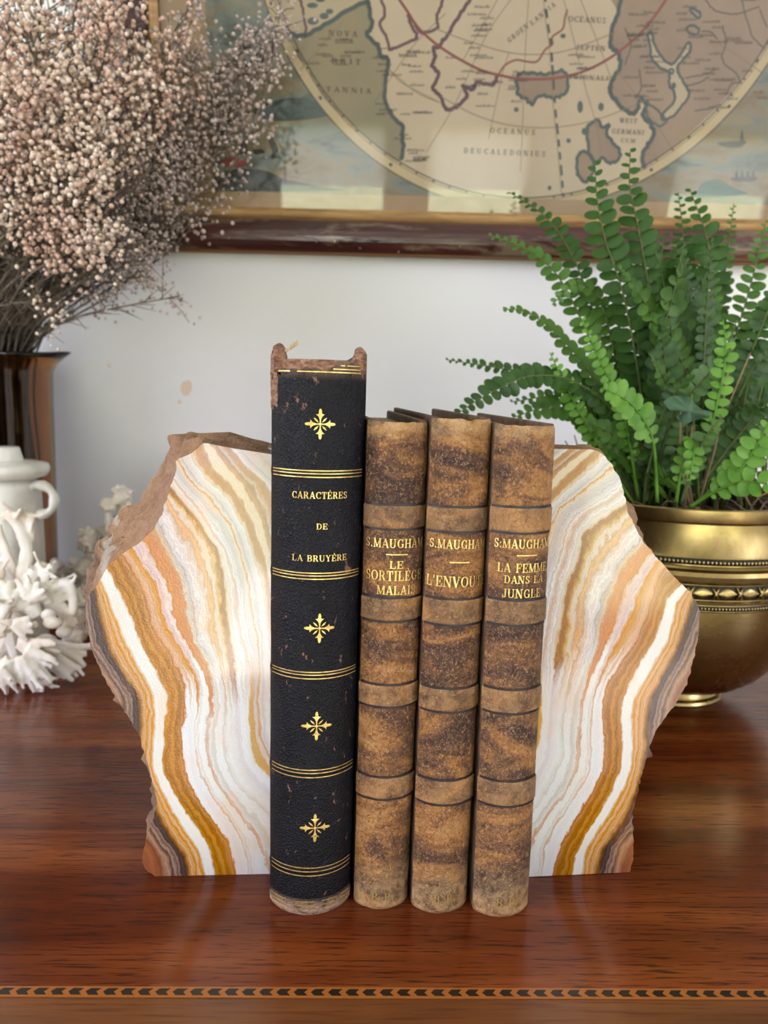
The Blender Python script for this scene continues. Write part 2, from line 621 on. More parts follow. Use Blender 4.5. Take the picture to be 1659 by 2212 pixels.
# ------------------------------------------------------------------ books
GILT = Mat('gilt', (226, 190, 104), .32, .75)
GILT.bump(GILT.noise(2500, detail=2), .25, .0003)
GILT.set('Base Color', GILT.ramp(GILT.noise(500, detail=3), [(.3, (190, 150, 76)), (.6, (240, 208, 126))]))
FOLDER = Mat('blind_tooled_black', (30, 20, 16), .45)
PAPER = Mat('aged_paper', (176, 150, 118), .85)
_n = PAPER.noise(1, PAPER.coord((2500, 60, 60)), 2)
PAPER.set('Base Color', PAPER.ramp(_n, [(.3, (130, 104, 78)), (.7, (196, 172, 138))]))
BACKING = Mat('torn_brown_backing', (140, 100, 78), .9)
_n = BACKING.noise(420, BACKING.coord((1, 1, 2)), 5, .65)
BACKING.set('Base Color', BACKING.ramp(_n, [(.3, (84, 52, 38)), (.48, (138, 98, 76)), (.62, (172, 136, 108)), (.75, (196, 166, 136))]))
BACKING.bump(_n, .8, .002)


def leather_tan(name, seed, base_shift=0):
    m = Mat(name, (140, 95, 55), .42, spec=.3)
    v = m.coord((26, 26, 62), (seed * 3.7, seed * 1.3, seed * 2.1))
    a = m.noise(1.0, v, 4, .62, 1.3)
    s_ = base_shift
    col = m.ramp(a, [(.32, (58 + s_, 40 + s_, 33 + s_)), (.44, (88 + s_, 60 + s_, 42 + s_)), (.51, (118 + s_, 80 + s_, 48 + s_)), (.58, (150 + s_, 102 + s_, 54 + s_)), (.70, (174, 128, 80))])
    g = m.noise(1050, m.coord((1, 1, .8), (seed, 0, 0)), 3, .6, 1.2)
    g2 = m.noise(420, None, 4, .7)
    col = m.mix(m.grey(g, .52, .68, 0, .6), col, (190, 148, 102))
    col = m.mix(m.grey(g, .30, .48, .75, 0), col, (46, 28, 20))
    col = m.mix(m.grey(g2, .56, .72, 0, .4), col, (62, 42, 32))
    # wear at head and foot of the spine
    sep = m.n('ShaderNodeSeparateXYZ')
    m.link(m.coord(), sep.inputs[0])
    zf = m.math('ADD', m.grey(sep.outputs[2], .0, .022, .75, 0), m.grey(sep.outputs[2], .178, .187, 0, .75))
    wn = m.math('MULTIPLY', zf, m.grey(m.noise(230, None, 5, .7), .36, .6))
    col = m.mix(wn, col, (206, 172, 122))
    rb = m.n('ShaderNodeAttribute', attribute_name='rub')
    col = m.mix(m.math('MULTIPLY', rb.outputs['Fac'], m.grey(m.noise(160, None, 4, .65), .35, .62, .05, .42)), col, (190, 148, 100))
    m.set('Base Color', col)
    m.set('Roughness', m.grey(g, .3, .7, .36, .6))
    m.bump(m.math('ADD', g, m.math('MULTIPLY', g2, .6)), .8, .0009)
    return m


def leather_black(name):
    m = Mat(name, (26, 26, 30), .36, spec=.2)
    g = m.voro(1100, m.coord((1, 1, .75)))
    f = m.noise(1700, None, 2)
    col = m.ramp(m.noise(60, None, 4), [(.3, (10, 10, 13)), (.7, (20, 20, 25))])
    sc = m.noise(330, m.coord((1, 1, .55)), 5, .72, .6)
    col = m.mix(m.grey(sc, .645, .685, 0, .75), col, (140, 104, 86))
    sc2 = m.noise(120, m.coord((1, 1, .8), (3, 2, 1)), 5, .75)
    col = m.mix(m.grey(sc2, .645, .675, 0, .8), col, (132, 96, 78))
    sep = m.n('ShaderNodeSeparateXYZ')
    m.link(m.coord(), sep.inputs[0])
    # scuffed foot and head
    zf = m.math('ADD', m.grey(sep.outputs[2], .003, .0075, 1, 0), m.grey(sep.outputs[2], .199, .206, 0, .5))
    wn = m.math('MULTIPLY', zf, m.grey(m.noise(260, None, 5, .7), .3, .5))
    col = m.mix(wn, col, (172, 142, 118))
    m.set('Base Color', col)
    m.set('Roughness', m.grey(f, .3, .7, .38, .55))
    m.bump(m.math('ADD', m.math('MULTIPLY', g, 1.2), m.math('MULTIPLY', f, .35)), .5, .0007)
    return m


BOARDT = Mat('brown_board', (92, 70, 52), .6)
BOARDT.set('Base Color', BOARDT.ramp(BOARDT.noise(160, None, 5), [(.3, (58, 42, 32)), (.7, (120, 94, 70))]))
BOARDB = Mat('black_board', (34, 30, 30), .55)
BOARDB.set('Base Color', BOARDB.ramp(BOARDB.noise(200, None, 5), [(.35, (24, 20, 20)), (.7, (70, 52, 44))]))

BOOK_YAW = R_(5.0)


class Book:
    def __init__(s, name, bot, top, wbot, wtop, sag, depth, mat, boardmat, label, lean=True, shift=(0, 0)):
        """bot/top: pixel of the spine's front middle at foot and head; wbot/wtop: pixel x of its sides"""
        B = on_z(bot[0] + shift[0], bot[1])
        s.Y = B.y
        T = on_y(top[0] + shift[1], top[1], B.y)
        s.h = T.z
        s.e = empty(name, B, BOOK_YAW)
        tag(s.e, label, 'book', 'old leather-bound books between the bookends')
        ys = B.y + sag * .8
        a0, a1 = on_y(wbot[0], wbot[2], ys), on_y(wbot[1], wbot[2], ys)
        b0, b1 = on_y(wtop[0], wtop[2], ys), on_y(wtop[1], wtop[2], ys)
        s.w0, s.w1 = (a1 - a0).length, (b1 - b0).length
        s.w = s.w0
        s.sag = sag
        s.Rr = s.w ** 2 / (8 * sag) + sag / 2
        s.A = math.asin(min(1, s.w / 2 / s.Rr))
        s.M = Matrix.Translation(B) @ Matrix.Rotation(BOOK_YAW, 4, 'Z')
        s.lean = (T.x - B.x) / s.h
        s.e.rotation_euler = (0, s.lean if lean else 0, BOOK_YAW)
        s.depth = depth
        s.mat = mat
        s.bm = boardmat
        s.cx0, s.cx1 = bot[0], top[0]
        s.py0, s.py1 = bot[1], top[1]

    def k(s, z):
        return 1 + (s.w1 / s.w0 - 1) * z / s.h

    def pt(s, a, z, off=0.0):
        k = s.k(z)
        R = s.Rr * k + off
        return Vector((R * math.sin(a), s.Rr - R * math.cos(a) + 0.0, z)) if False else Vector((R * math.sin(a), s.Rr * k - R * math.cos(a), z))

    def z(s, py):
        """height on the spine's front for a pixel row"""
        px = s.cx0 + (s.cx1 - s.cx0) * (py - s.py0) / (s.py1 - s.py0)
        return on_y(px, py, s.Y).z

    def pxm(s, py):
        return (Vector(on_y(829, py, s.Y)) - CP).dot(FW) / FPX      # metres per pixel at this row

    def surface(s, name, a0, a1, zs, off, mat, na=28, bulge=None, parent=None):
        vs, fs = [], []
        for z in zs:
            for i in range(na + 1):
                a = a0 + (a1 - a0) * i / na
                o = off + (bulge(a, z) if bulge else 0)
                vs.append(s.pt(a, z, o))
        for j in range(len(zs) - 1):
            for i in range(na):
                fs.append((j * (na + 1) + i, j * (na + 1) + i + 1, (j + 1) * (na + 1) + i + 1, (j + 1) * (na + 1) + i))
        return mesh_obj(name, vs, fs, mat, parent or s.e, True)

    def strip(s, name, py, hpx, mat, off=.00012, frac=.93, n=26, gaps=None, wob=0.0, seed=0):
        """a line across the spine hpx pixels high"""
        z = s.z(py)
        hh = hpx * s.pxm(py) / 2
        mb = MB()
        rnd = random.Random(seed + int(py))
        vs = []
        for i in range(n + 1):
            a = -s.A * frac + 2 * s.A * frac * i / n
            d = wob * noise.noise(Vector((i * .35, py, seed)))
            for q in (-1, 1):
                vs.append(s.pt(a, z + q * hh * (1 + rnd.uniform(-.15, .15) * (wob > 0)) + d, off))
        fs = []
        for i in range(n):
            if gaps and any(g0 <= i / n <= g1 for g0, g1 in gaps):
                continue
            fs.append((2 * i, 2 * i + 2, 2 * i + 3, 2 * i + 1))
        mb.add(vs, fs)
        return mb.build(name, mat, s.e, True)

    def polys(s, name, polys, cpx, py, mat, off=.00014, parent=None):
        """flat polygons (x right, y up, metres) laid on the spine round pixel (cpx, py)"""
        mid = s.cx0 + (s.cx1 - s.cx0) * (py - s.py0) / (s.py1 - s.py0)
        x0 = (cpx - mid) * s.pxm(py)
        z0 = s.z(py)
        mb = MB()
        for p in polys:
            vs = []
            for x, y in p:
                z = z0 + y
                a = (x0 + x) / (s.Rr * s.k(z))
                vs.append(s.pt(max(-s.A, min(s.A, a)), z, off))
            mb.add(vs, [tuple(range(len(vs)))])
        return mb.build(name, mat, parent or s.e, False)

    def text(s, txt, cpx, py, wpx, hpx, name='title_lettering', track=.08):
        k = s.pxm(py)
        # width is measured on the picture, the line is laid along the curved spine
        half = wpx * k / 2
        Rk = s.Rr * s.k(s.z(py))
        arc = 2 * Rk * math.asin(min(.999, half / Rk))
        ps = text_polys(txt, arc, hpx * k, track)
        ps = [[(x, y - hpx * k / 2) for x, y in p] for p in ps]
        return s.polys(name, ps, cpx, py, GILT, .0004)

    def boards(s, top, t=.0024, drop=0.0):
        hw = s.w0 / 2
        for sx in (-1, 1):
            bm = bmesh.new()
            x1 = sx * hw
            x0 = sx * (hw - t)
            box(bm, min(x0, x1), max(x0, x1), s.sag + .0008, s.depth, 0, top, .0007)
            # follow the slight spread of the book towards its head
            for v in bm.verts:
                v.co.x *= s.k(v.co.z)
            bm_obj('cover_board', bm, s.bm, s.e)
        bm = bmesh.new()
        box(bm, -hw + t, hw - t, s.sag - .002, s.depth - .004, .002, top - .0035)
        for v in bm.verts:
            v.co.x *= s.k(v.co.z)
        bm_obj('text_block', bm, PAPER, s.e)


def small_book(name, bot, top, wbot, wtop, bands, mat, label, texts, rule, bp, shift):
    b = Book(name, bot, top, wbot, wtop, .0056, .118, mat, BOARDT, label, shift=shift)
    zb = [(b.z(p1), b.z(p0)) for p0, p1 in bands]
    zs = sorted(set([0, .0006, .0014, b.h - .0006, b.h] + [b.h * i / 110 for i in range(111)] + [q for lo, hi in zb for q in (lo - .0005, lo, lo + .0004, hi - .0004, hi, hi + .0005)]))

    def bulge(a, z):
        o = 0.0
        for lo, hi in zb:
            if lo <= z <= hi:
                o += .00055 * min(1, (z - lo) / .0004, (hi - z) / .0004)
        if z < .0012:
            o -= .0006 * (1 - z / .0012)
        if z > b.h - .001:
            o -= .0005 * (1 - (b.h - z) / .001)
        o += .00022 * noise.noise(Vector((a * 3, z * 90, bot[0])))
        return o
    # ragged foot and head
    sp = b.surface('spine', -b.A, b.A, zs, 0, mat, 30, bulge)
    for v in sp.data.vertices:
        if v.co.z > b.h - .0003:
            v.co.z += .0008 * noise.noise(Vector((v.co.x * 260, 3, bot[0])))
    at = sp.data.attributes.new('rub', 'FLOAT', 'POINT')
    at.data.foreach_set('value', [1.0 if any(lo <= v.co.z <= hi for lo, hi in zb) else 0.0 for v in sp.data.vertices])
    # head cap: closes the spine over the text block
    vs, fs = [], []
    n = 20
    for i in range(n + 1):
        a = -b.A + 2 * b.A * i / n
        vs += [b.pt(a, b.h - .0002, -.0004), b.pt(a, b.h - .0008, -.0028)]
        if i:
            fs.append((2 * i - 2, 2 * i, 2 * i + 1, 2 * i - 1))
    mesh_obj('head_cap', vs, fs, mat, b.e, True)
    b.boards(b.h + .0006)
    for i, (p0, p1) in enumerate(bands):
        for j, p in enumerate((p0, p1)):
            b.strip('tooled_line', p, 8.0, FOLDER, .00032, .95, wob=.00012, seed=i * 7 + j + bot[0])
    for t in texts:
        b.text(*t)
    rw, kk = rule[2] * b.pxm(rule[1]), 10
    b.polys('gilt_rule', [[(rw * (q / kk - .5), -.00022), (rw * ((q + 1) / kk - .5), -.00022), (rw * ((q + 1) / kk - .5), .00022), (rw * (q / kk - .5), .00022)] for q in range(kk)], rule[0], rule[1], GILT, .0004)
    b.text('B.P.', bp[0], bp[1], bp[2], 19, 'initials', .25)
    return b


small_book('tan_leather_book', (824, 1966), (858, 912), (766, 883, 1900), (793, 925, 950),
           [(1092, 1143), (1293, 1342), (1481, 1527), (1680, 1726)], leather_tan('mottled_calf_a', 1.0),
           'tan mottled leather book standing against the black book',
           [('S.MAUGHAM', 851, 1174, 121, 20), ('LE', 852, 1220, 30, 17), ('SORTIL\u00c8GE', 850, 1244, 118, 22), ('MALAIS', 853, 1275, 82, 20)],
           (853, 1198, 47), (826, 1936, 48), (1, 6))
small_book('tan_leather_book', (950, 1975), (997, 906), (890, 1010, 1905), (931, 1062, 950),
           [(1097, 1149), (1296, 1350), (1489, 1538), (1687, 1738)], leather_tan('mottled_calf_b', 4.3),
           'tan mottled leather book in the middle of the three tan ones',
           [('S.MAUGHAM', 987, 1176, 119, 20), ("L'ENVOUT\u00c9", 985, 1257, 126, 24)],
           (987, 1215, 43), (958, 1940, 48), (3.2, 7.6))
small_book('tan_leather_book', (1082, 1983), (1132, 920), (1020, 1142, 1910), (1065, 1199, 960),
           [(1097, 1151), (1298, 1350), (1491, 1541), (1689, 1741)], leather_tan('mottled_calf_c', 7.9, 6),
           'tan mottled leather book standing against the onyx bookend by the planter',
           [('S:MAUGHAM', 1123, 1175, 120, 20), ('LA FEMME', 1123, 1227, 108, 20), ('DANS LA', 1124, 1252, 86, 17), ('JUNGLE', 1119, 1282, 84, 20)],
           (1128, 1200, 45), (1090, 1949, 48), (6, 13))

LB = leather_black('black_morocco')
bk = Book('black_leather_book', (670, 1980), (690, 772), (584, 757, 1900), (587, 794, 800), .0093, .145, LB, BOARDB,
          'tall black leather book with gilt fleurons and torn spine head', shift=(0, 2))
hs = bk.z(797)


def bulge_b(a, z):
    o = .0002 * noise.noise(Vector((a * 4, z * 60, 5)))
    if z < .002:
        o -= .0009 * (1 - z / .002)
    for p in (1024, 1245, 1459, 1671, 1883, 1954):
        zz = zcache[p]
        d = abs(z - zz)
        if d < .0022:
            o += .00025 * (1 - d / .0022)
    return o


zcache = {p: bk.z(p) for p in (1024, 1245, 1459, 1671, 1883, 1954)}
zs = sorted(set([0, .0005, .001, .002] + [hs * i / 130 for i in range(131)] + [z + d for z in zcache.values() for d in (-.0022, -.001, 0, .001, .0022)]))
sp = bk.surface('spine', -bk.A, bk.A, zs, 0, LB, 40, bulge_b)
for v in sp.data.vertices:       # torn head: ragged upper edge, torn lower at the left joint
    if v.co.z > hs - .0004:
        a = v.co.x / (bk.w / 2)
        v.co.z += .0016 * noise.noise(Vector((v.co.x * 330, 1, 7))) + (.003 if a > .35 else 0) - (.0035 if a < -.85 else 0)
bk.surface('torn_backing', -bk.A * .97, bk.A * .97, [hs - .006 + i * (bk.h - .0006 - hs + .006) / 8 for i in range(9)], -.0006, BACKING, 30,
           lambda a, z: .0004 * noise.noise(Vector((a * 14, z * 900, 2))))
bk.surface('worn_joint', -bk.A * 1.02, -bk.A * .80, [hs - .022 + i * (bk.h + .001 - hs + .022) / 16 for i in range(17)], .00012, BACKING, 6,
           lambda a, z: .0004 * noise.noise(Vector((a * 30, z * 500, 4))) - .0012 * max(0, (hs - .012 - z) / .010))
bk.boards(bk.h + .0025, .0026)
for sx, hgt in ((-1, .0034), (1, .0028)):     # worn corners of the boards that stand above the torn head
    mb = MB()
    k = bk.k(bk.h)
    x = sx * (bk.w0 / 2 * k - .0030)
    pts = [(x, bk.sag - .001, bk.h - .005), (x, bk.sag - .0012, bk.h), (x + sx * .0006, bk.sag + .0004, bk.h + hgt - .001), (x + sx * .0004, bk.sag + .004, bk.h + hgt)]
    mb.tube(pts, [.0024, .0024, .0022, .0016], 10)
    for v in mb.v:
        v += Vector((noise.noise(v * 500), noise.noise(v * 510 + Vector((5, 5, 5))), noise.noise(v * 490))) * .0006
    mb.build('worn_corner', BACKING, bk.e)
kx = -bk.w0 / 2 * bk.k(bk.h) + .0042
mesh_obj('paper_scrap', [(kx, .006, bk.h + .0022), (kx + .0010, .0062, bk.h + .0014), (kx + .0050, .0055, bk.h + .0044), (kx + .0048, .0057, bk.h + .0060),
                         (kx, .0063, bk.h + .0022), (kx + .0010, .0065, bk.h + .0014), (kx + .0050, .0058, bk.h + .0044), (kx + .0048, .0060, bk.h + .0060)],
         [(0, 1, 2, 3), (7, 6, 5, 4), (0, 4, 5, 1), (1, 5, 6, 2), (2, 6, 7, 3), (3, 7, 4, 0)], PAPER, bk.e)
for grp, gaps in (((1017, 1023.5, 1031), None), ((1238, 1244, 1251), None), ((1452, 1458, 1466), None), ((1663, 1670, 1679), None), ((1874, 1882, 1891), None), ((1947, 1955, 1962), [(.22, .3), (.55, .62), (.8, .84)])):
    for p in grp:
        bk.strip('gilt_line', p, 2.5, GILT, .00042, .90, 40, gaps)
bk.strip('gilt_line', 803, 2.6, GILT, .0003, .86, 40, [(.2, .25)])
bk.strip('gilt_line', 796, 2.4, GILT, .0003, .86, 40, [(0, .62)])
bk.strip('gilt_line', 788, 2.2, GILT, .0003, .86, 40, [(0, .68), (.75, .77)])


def fleuron(r):
    half = [(.03, .06), (.05, .32), (.13, .50), (.29, .64), (.15, .64), (.10, .70), (.10, .84), (.05, .99)]
    arm = half + [(-x, y) for x, y in reversed(half)]
    # split in quads so that the outline stays exact
    out = []
    for q in range(4):
        c, s_ = math.cos(q * math.pi / 2), math.sin(q * math.pi / 2)
        for i in range(len(half) - 1):
            (x0, y0), (x1, y1) = half[i], half[i + 1]
            if i == 3:
                continue
            out.append([((x * c - y * s_) * r, (x * s_ + y * c) * r) for x, y in ((-x0, y0), (x0, y0), (x1, y1), (-x1, y1))])
        c, s_ = math.cos(q * math.pi / 2 + math.pi / 4), math.sin(q * math.pi / 2 + math.pi / 4)
        out.append([((x * c - y * s_) * r, (x * s_ + y * c) * r) for x, y in ((0, .14), (.06, .36), (.03, .52), (0, .60), (-.03, .52), (-.06, .36))])
    out.append([(.1 * r * math.cos(i * math.pi / 4), .1 * r * math.sin(i * math.pi / 4)) for i in range(8)])
    return out


for cx, py in ((690, 916), (689, 1357), (683, 1568), (680, 1788)):
    bk.polys('gilt_fleuron', fleuron(33 * bk.pxm(py)), cx, py, GILT, .00035)
bk.text('CARACT\u00c8RES', 690, 1070, 117, 15)
bk.text('DE', 694, 1137, 24, 13)
bk.text('LA BRUY\u00c8RE', 690, 1206, 116, 14)

# ------------------------------------------------------------------ onyx bookends
def onyx(name, seed):
    m = Mat(name, (220, 200, 170), .16, spec=.5, Coat_Weight=.7, Coat_Roughness=.07)
    at = m.n('ShaderNodeAttribute', attribute_name='band')
    lo = m.n('ShaderNodeAttribute', attribute_name='pale')
    t = at.outputs['Fac']
    n1 = m.noise(70, m.coord((1, 1, .55), (seed, seed, 0)), 4, .6)
    n2 = m.noise(420, m.coord((1, 1, .5), (seed, 0, seed)), 3, .6)
    t = m.math('ADD', t, m.math('ADD', m.grey(n1, 0, 1, -.34, .34), m.grey(n2, 0, 1, -.20, .20)))
    tt = m.math('MULTIPLY', m.math('ADD', t, 2.0), 1 / 16.0)

    def P(v):
        return (v + 2.0) / 16.0
    outer = [(-2, (150, 100, 80)), (-1.2, (172, 118, 92)), (-.7, (140, 92, 74)), (-.3, (184, 152, 128)), (.0, (96, 72, 64)), (.15, (176, 150, 132)), (.3, (112, 88, 80)), (.42, (160, 136, 122)), (.52, (62, 48, 48)), (.68, (92, 74, 70)), (.78, (66, 50, 46)), (.95, (140, 100, 60)),
             (1.1, (206, 160, 112)), (1.3, (232, 190, 150)), (1.5, (214, 158, 92)), (1.68, (238, 204, 168)), (1.84, (214, 150, 76)), (1.97, (232, 200, 160)), (2.07, (240, 238, 230)), (2.9, (242, 240, 232)), (3.03, (206, 152, 88)), (3.25, (176, 116, 44)),
             (3.45, (206, 158, 104)), (3.6, (172, 112, 46)), (3.85, (196, 150, 104)), (3.98, (190, 130, 80))]
    hiU = [(3.98, (190, 130, 80)), (4.1, (226, 184, 150)), (4.35, (230, 190, 160)), (4.62, (222, 168, 104)), (4.85, (214, 152, 82)), (4.98, (240, 218, 214)), (5.12, (236, 206, 204)), (5.3, (206, 140, 84)), (5.5, (226, 164, 120)), (5.68, (214, 150, 110)), (5.85, (232, 198, 160)),
           (5.97, (170, 152, 140)), (6.1, (236, 228, 226)), (6.4, (238, 222, 212)), (6.6, (226, 172, 112)), (6.78, (240, 226, 212)), (6.95, (222, 178, 110)), (7.05, (166, 106, 26)), (7.28, (176, 116, 40)), (7.36, (232, 212, 186)), (7.7, (238, 232, 228)), (7.95, (224, 190, 168)), (8.1, (238, 234, 232)), (8.6, (206, 198, 196)), (8.9, (240, 226, 210)), (9.0, (214, 160, 96)),
           (9.15, (236, 222, 206))]
    loP = [(3.98, (204, 140, 92)), (4.06, (240, 238, 236)), (4.5, (236, 236, 234)), (4.95, (240, 240, 236)), (5.0, (222, 220, 204)), (5.08, (240, 240, 236)), (5.45, (238, 238, 232)), (5.52, (224, 222, 208)), (5.6, (240, 241, 238)), (5.97, (212, 208, 196)), (6.06, (240, 241, 239)), (6.5, (236, 238, 236)), (6.56, (226, 226, 216)), (6.66, (242, 242, 240)), (7.0, (234, 232, 230)), (7.3, (226, 220, 220)), (7.5, (240, 240, 240)),
           (7.96, (238, 236, 230)), (8.06, (214, 172, 104)), (8.5, (206, 164, 98)), (8.62, (232, 212, 196)), (8.85, (226, 200, 176)), (8.95, (196, 142, 90)), (9.15, (226, 206, 186))]
    top = [(9.1, (238, 226, 212)), (9.3, (204, 196, 192)), (9.6, (240, 234, 228)), (9.85, (226, 206, 180)), (10.0, (198, 140, 60)), (10.35, (188, 126, 44)), (10.5, (238, 218, 184)), (10.9, (240, 224, 196)), (11.05, (206, 154, 90)), (11.3, (164, 124, 84)), (11.45, (220, 200, 176)), (11.6, (190, 134, 56)), (11.95, (180, 126, 54)), (12.05, (236, 228, 218)), (12.5, (196, 188, 178)), (12.9, (214, 200, 176)), (13.4, (190, 160, 120)), (14, (205, 190, 165))]
    # several ramps spliced end to end
    r_outer = m.ramp(tt, [(P(a), c) for a, c in outer])
    r_u = m.ramp(tt, [(P(a), c) for a, c in hiU])
    r_l = m.ramp(tt, [(P(a), c) for a, c in loP])
    r_t = m.ramp(tt, [(P(a), c) for a, c in top])
    wb = m.n('ShaderNodeTexNoise', noise_dimensions='1D')
    wb.inputs['Scale'].default_value = 2.6
    wb.inputs['Detail'].default_value = 1
    m.link(t, wb.inputs['W'])
    lf = m.math('ADD', m.math('ADD', lo.outputs['Fac'], m.grey(n1, .2, .8, -.22, .22)), m.grey(wb.outputs[0], .25, .75, -.5, .5))
    mid = m.mix(m.grey(lf, .25, .75), r_u, r_l)
    c = m.mix(m.grey(t, 3.97, 3.99), r_outer, mid)
    c = m.mix(m.grey(t, 9.12, 9.14), c, r_t)
    # fine growth layers inside each band
    w_ = m.n('ShaderNodeTexNoise', noise_dimensions='1D')
    w_.inputs['Scale'].default_value = 11.0
    w_.inputs['Detail'].default_value = 3
    m.link(t, w_.inputs['W'])
    soft = m.math('MULTIPLY', m.grey(lf, .3, .8), m.grey(t, 3.9, 4.1))
    w2 = m.math('MAXIMUM', soft, m.math('MULTIPLY', m.grey(t, 1.95, 2.1), m.grey(t, 2.9, 3.05, 1, 0)))
    lo_ = m.math('ADD', .70, m.math('MULTIPLY', w2, .22))
    fa = m.grey(w_.outputs[0], .35, .65)
    fine = m.math('ADD', lo_, m.math('MULTIPLY', fa, m.math('SUBTRACT', 1.0, lo_)))
    vm = m.n('ShaderNodeVectorMath', operation='SCALE')
    m.link(c, vm.inputs[0])
    m.link(m.math('MULTIPLY', fine, .80), vm.inputs[3])
    c = vm.outputs[0]
    # speckle and hairline scratches
    c = m.mix(m.grey(m.noise(900, None, 4, .7), .66, .76, 0, .5), c, (120, 84, 50))
    c = m.mix(m.grey(m.noise(45, m.coord((1, 1, .5), (seed, 4, 2)), 4, .6), .52, .74, 0, .34), c, (226, 172, 122))
    hs_ = m.n('ShaderNodeHueSaturation')
    hs_.inputs['Saturation'].default_value = 1.2
    m.link(c, hs_.inputs['Color'])
    m.set('Base Color', hs_.outputs[0])
    b1 = m.noise(1300, None, 3, .6)
    m.set('Roughness', m.grey(b1, .3, .7, .07, .15))
    m.bump(m.math('ADD', b1, m.math('MULTIPLY', n2, .5)), .17, .0006)
    # rough broken skin of the same stone
    q = Mat(name + '_skin', (190, 150, 120), .5, spec=.4)
    at = q.n('ShaderNodeAttribute', attribute_name='band')
    n1 = q.noise(130, q.coord((1, .35, 1), (seed, 0, 0)), 5, .65, .7)
    c1 = q.ramp(n1, [(.28, (92, 64, 48)), (.40, (160, 118, 90)), (.50, (196, 156, 126)), (.60, (146, 104, 80)), (.70, (206, 178, 154)), (.82, (128, 96, 78))])
    tt = q.math('MULTIPLY', q.math('ADD', q.math('ADD', at.outputs['Fac'], q.grey(n1, 0, 1, -.5, .5)), 2.0), 1 / 16.0)
    c2 = q.ramp(tt, [(P(-2), (150, 100, 80)), (P(-.3), (170, 136, 116)), (P(.4), (96, 74, 68)), (P(1.1), (206, 160, 116)), (P(2.0), (220, 190, 160)), (P(2.1), (238, 234, 224)), (P(2.9), (238, 234, 224)), (P(3.1), (196, 146, 100)), (P(5), (214, 168, 130)), (P(6), (204, 160, 130)), (P(8), (200, 150, 116)), (P(10), (206, 164, 124)), (P(11.3), (120, 84, 58)), (P(12), (186, 142, 100)), (P(13), (160, 118, 82))])
    q.set('Base Color', q.mix(.45, c2, c1))
    q.bump(q.noise(220, q.coord((1, .4, 1)), 7, .75), 1.0, .004)
    return m, q


def xi(curve, y):
    """x of a traced seam at row y, carried on straight beyond its ends"""
    c = sorted(curve, key=lambda p: p[1])
    if y <= c[0][1]:
        (x0, y0), (x1, y1) = c[0], c[1]
        return x0 + (x1 - x0) / (y1 - y0) * (y - y0)
    if y >= c[-1][1]:
        (x0, y0), (x1, y1) = c[-2], c[-1]
        return x1 + (x1 - x0) / (y1 - y0) * (y - y1)
    for (x0, y0), (x1, y1) in zip(c, c[1:]):
        if y0 <= y <= y1:
            return x0 + (x1 - x0) * (y - y0) / (y1 - y0)


def row(poly, v):
    xs = []
    n = len(poly)
    for i in range(n):
        (x0, y0), (x1, y1) = poly[i], poly[(i + 1) % n]
        if (y0 <= v < y1) or (y1 <= v < y0):
            xs.append(x0 + (x1 - x0) * (v - y0) / (y1 - y0))
    return (min(xs), max(xs)) if xs else None


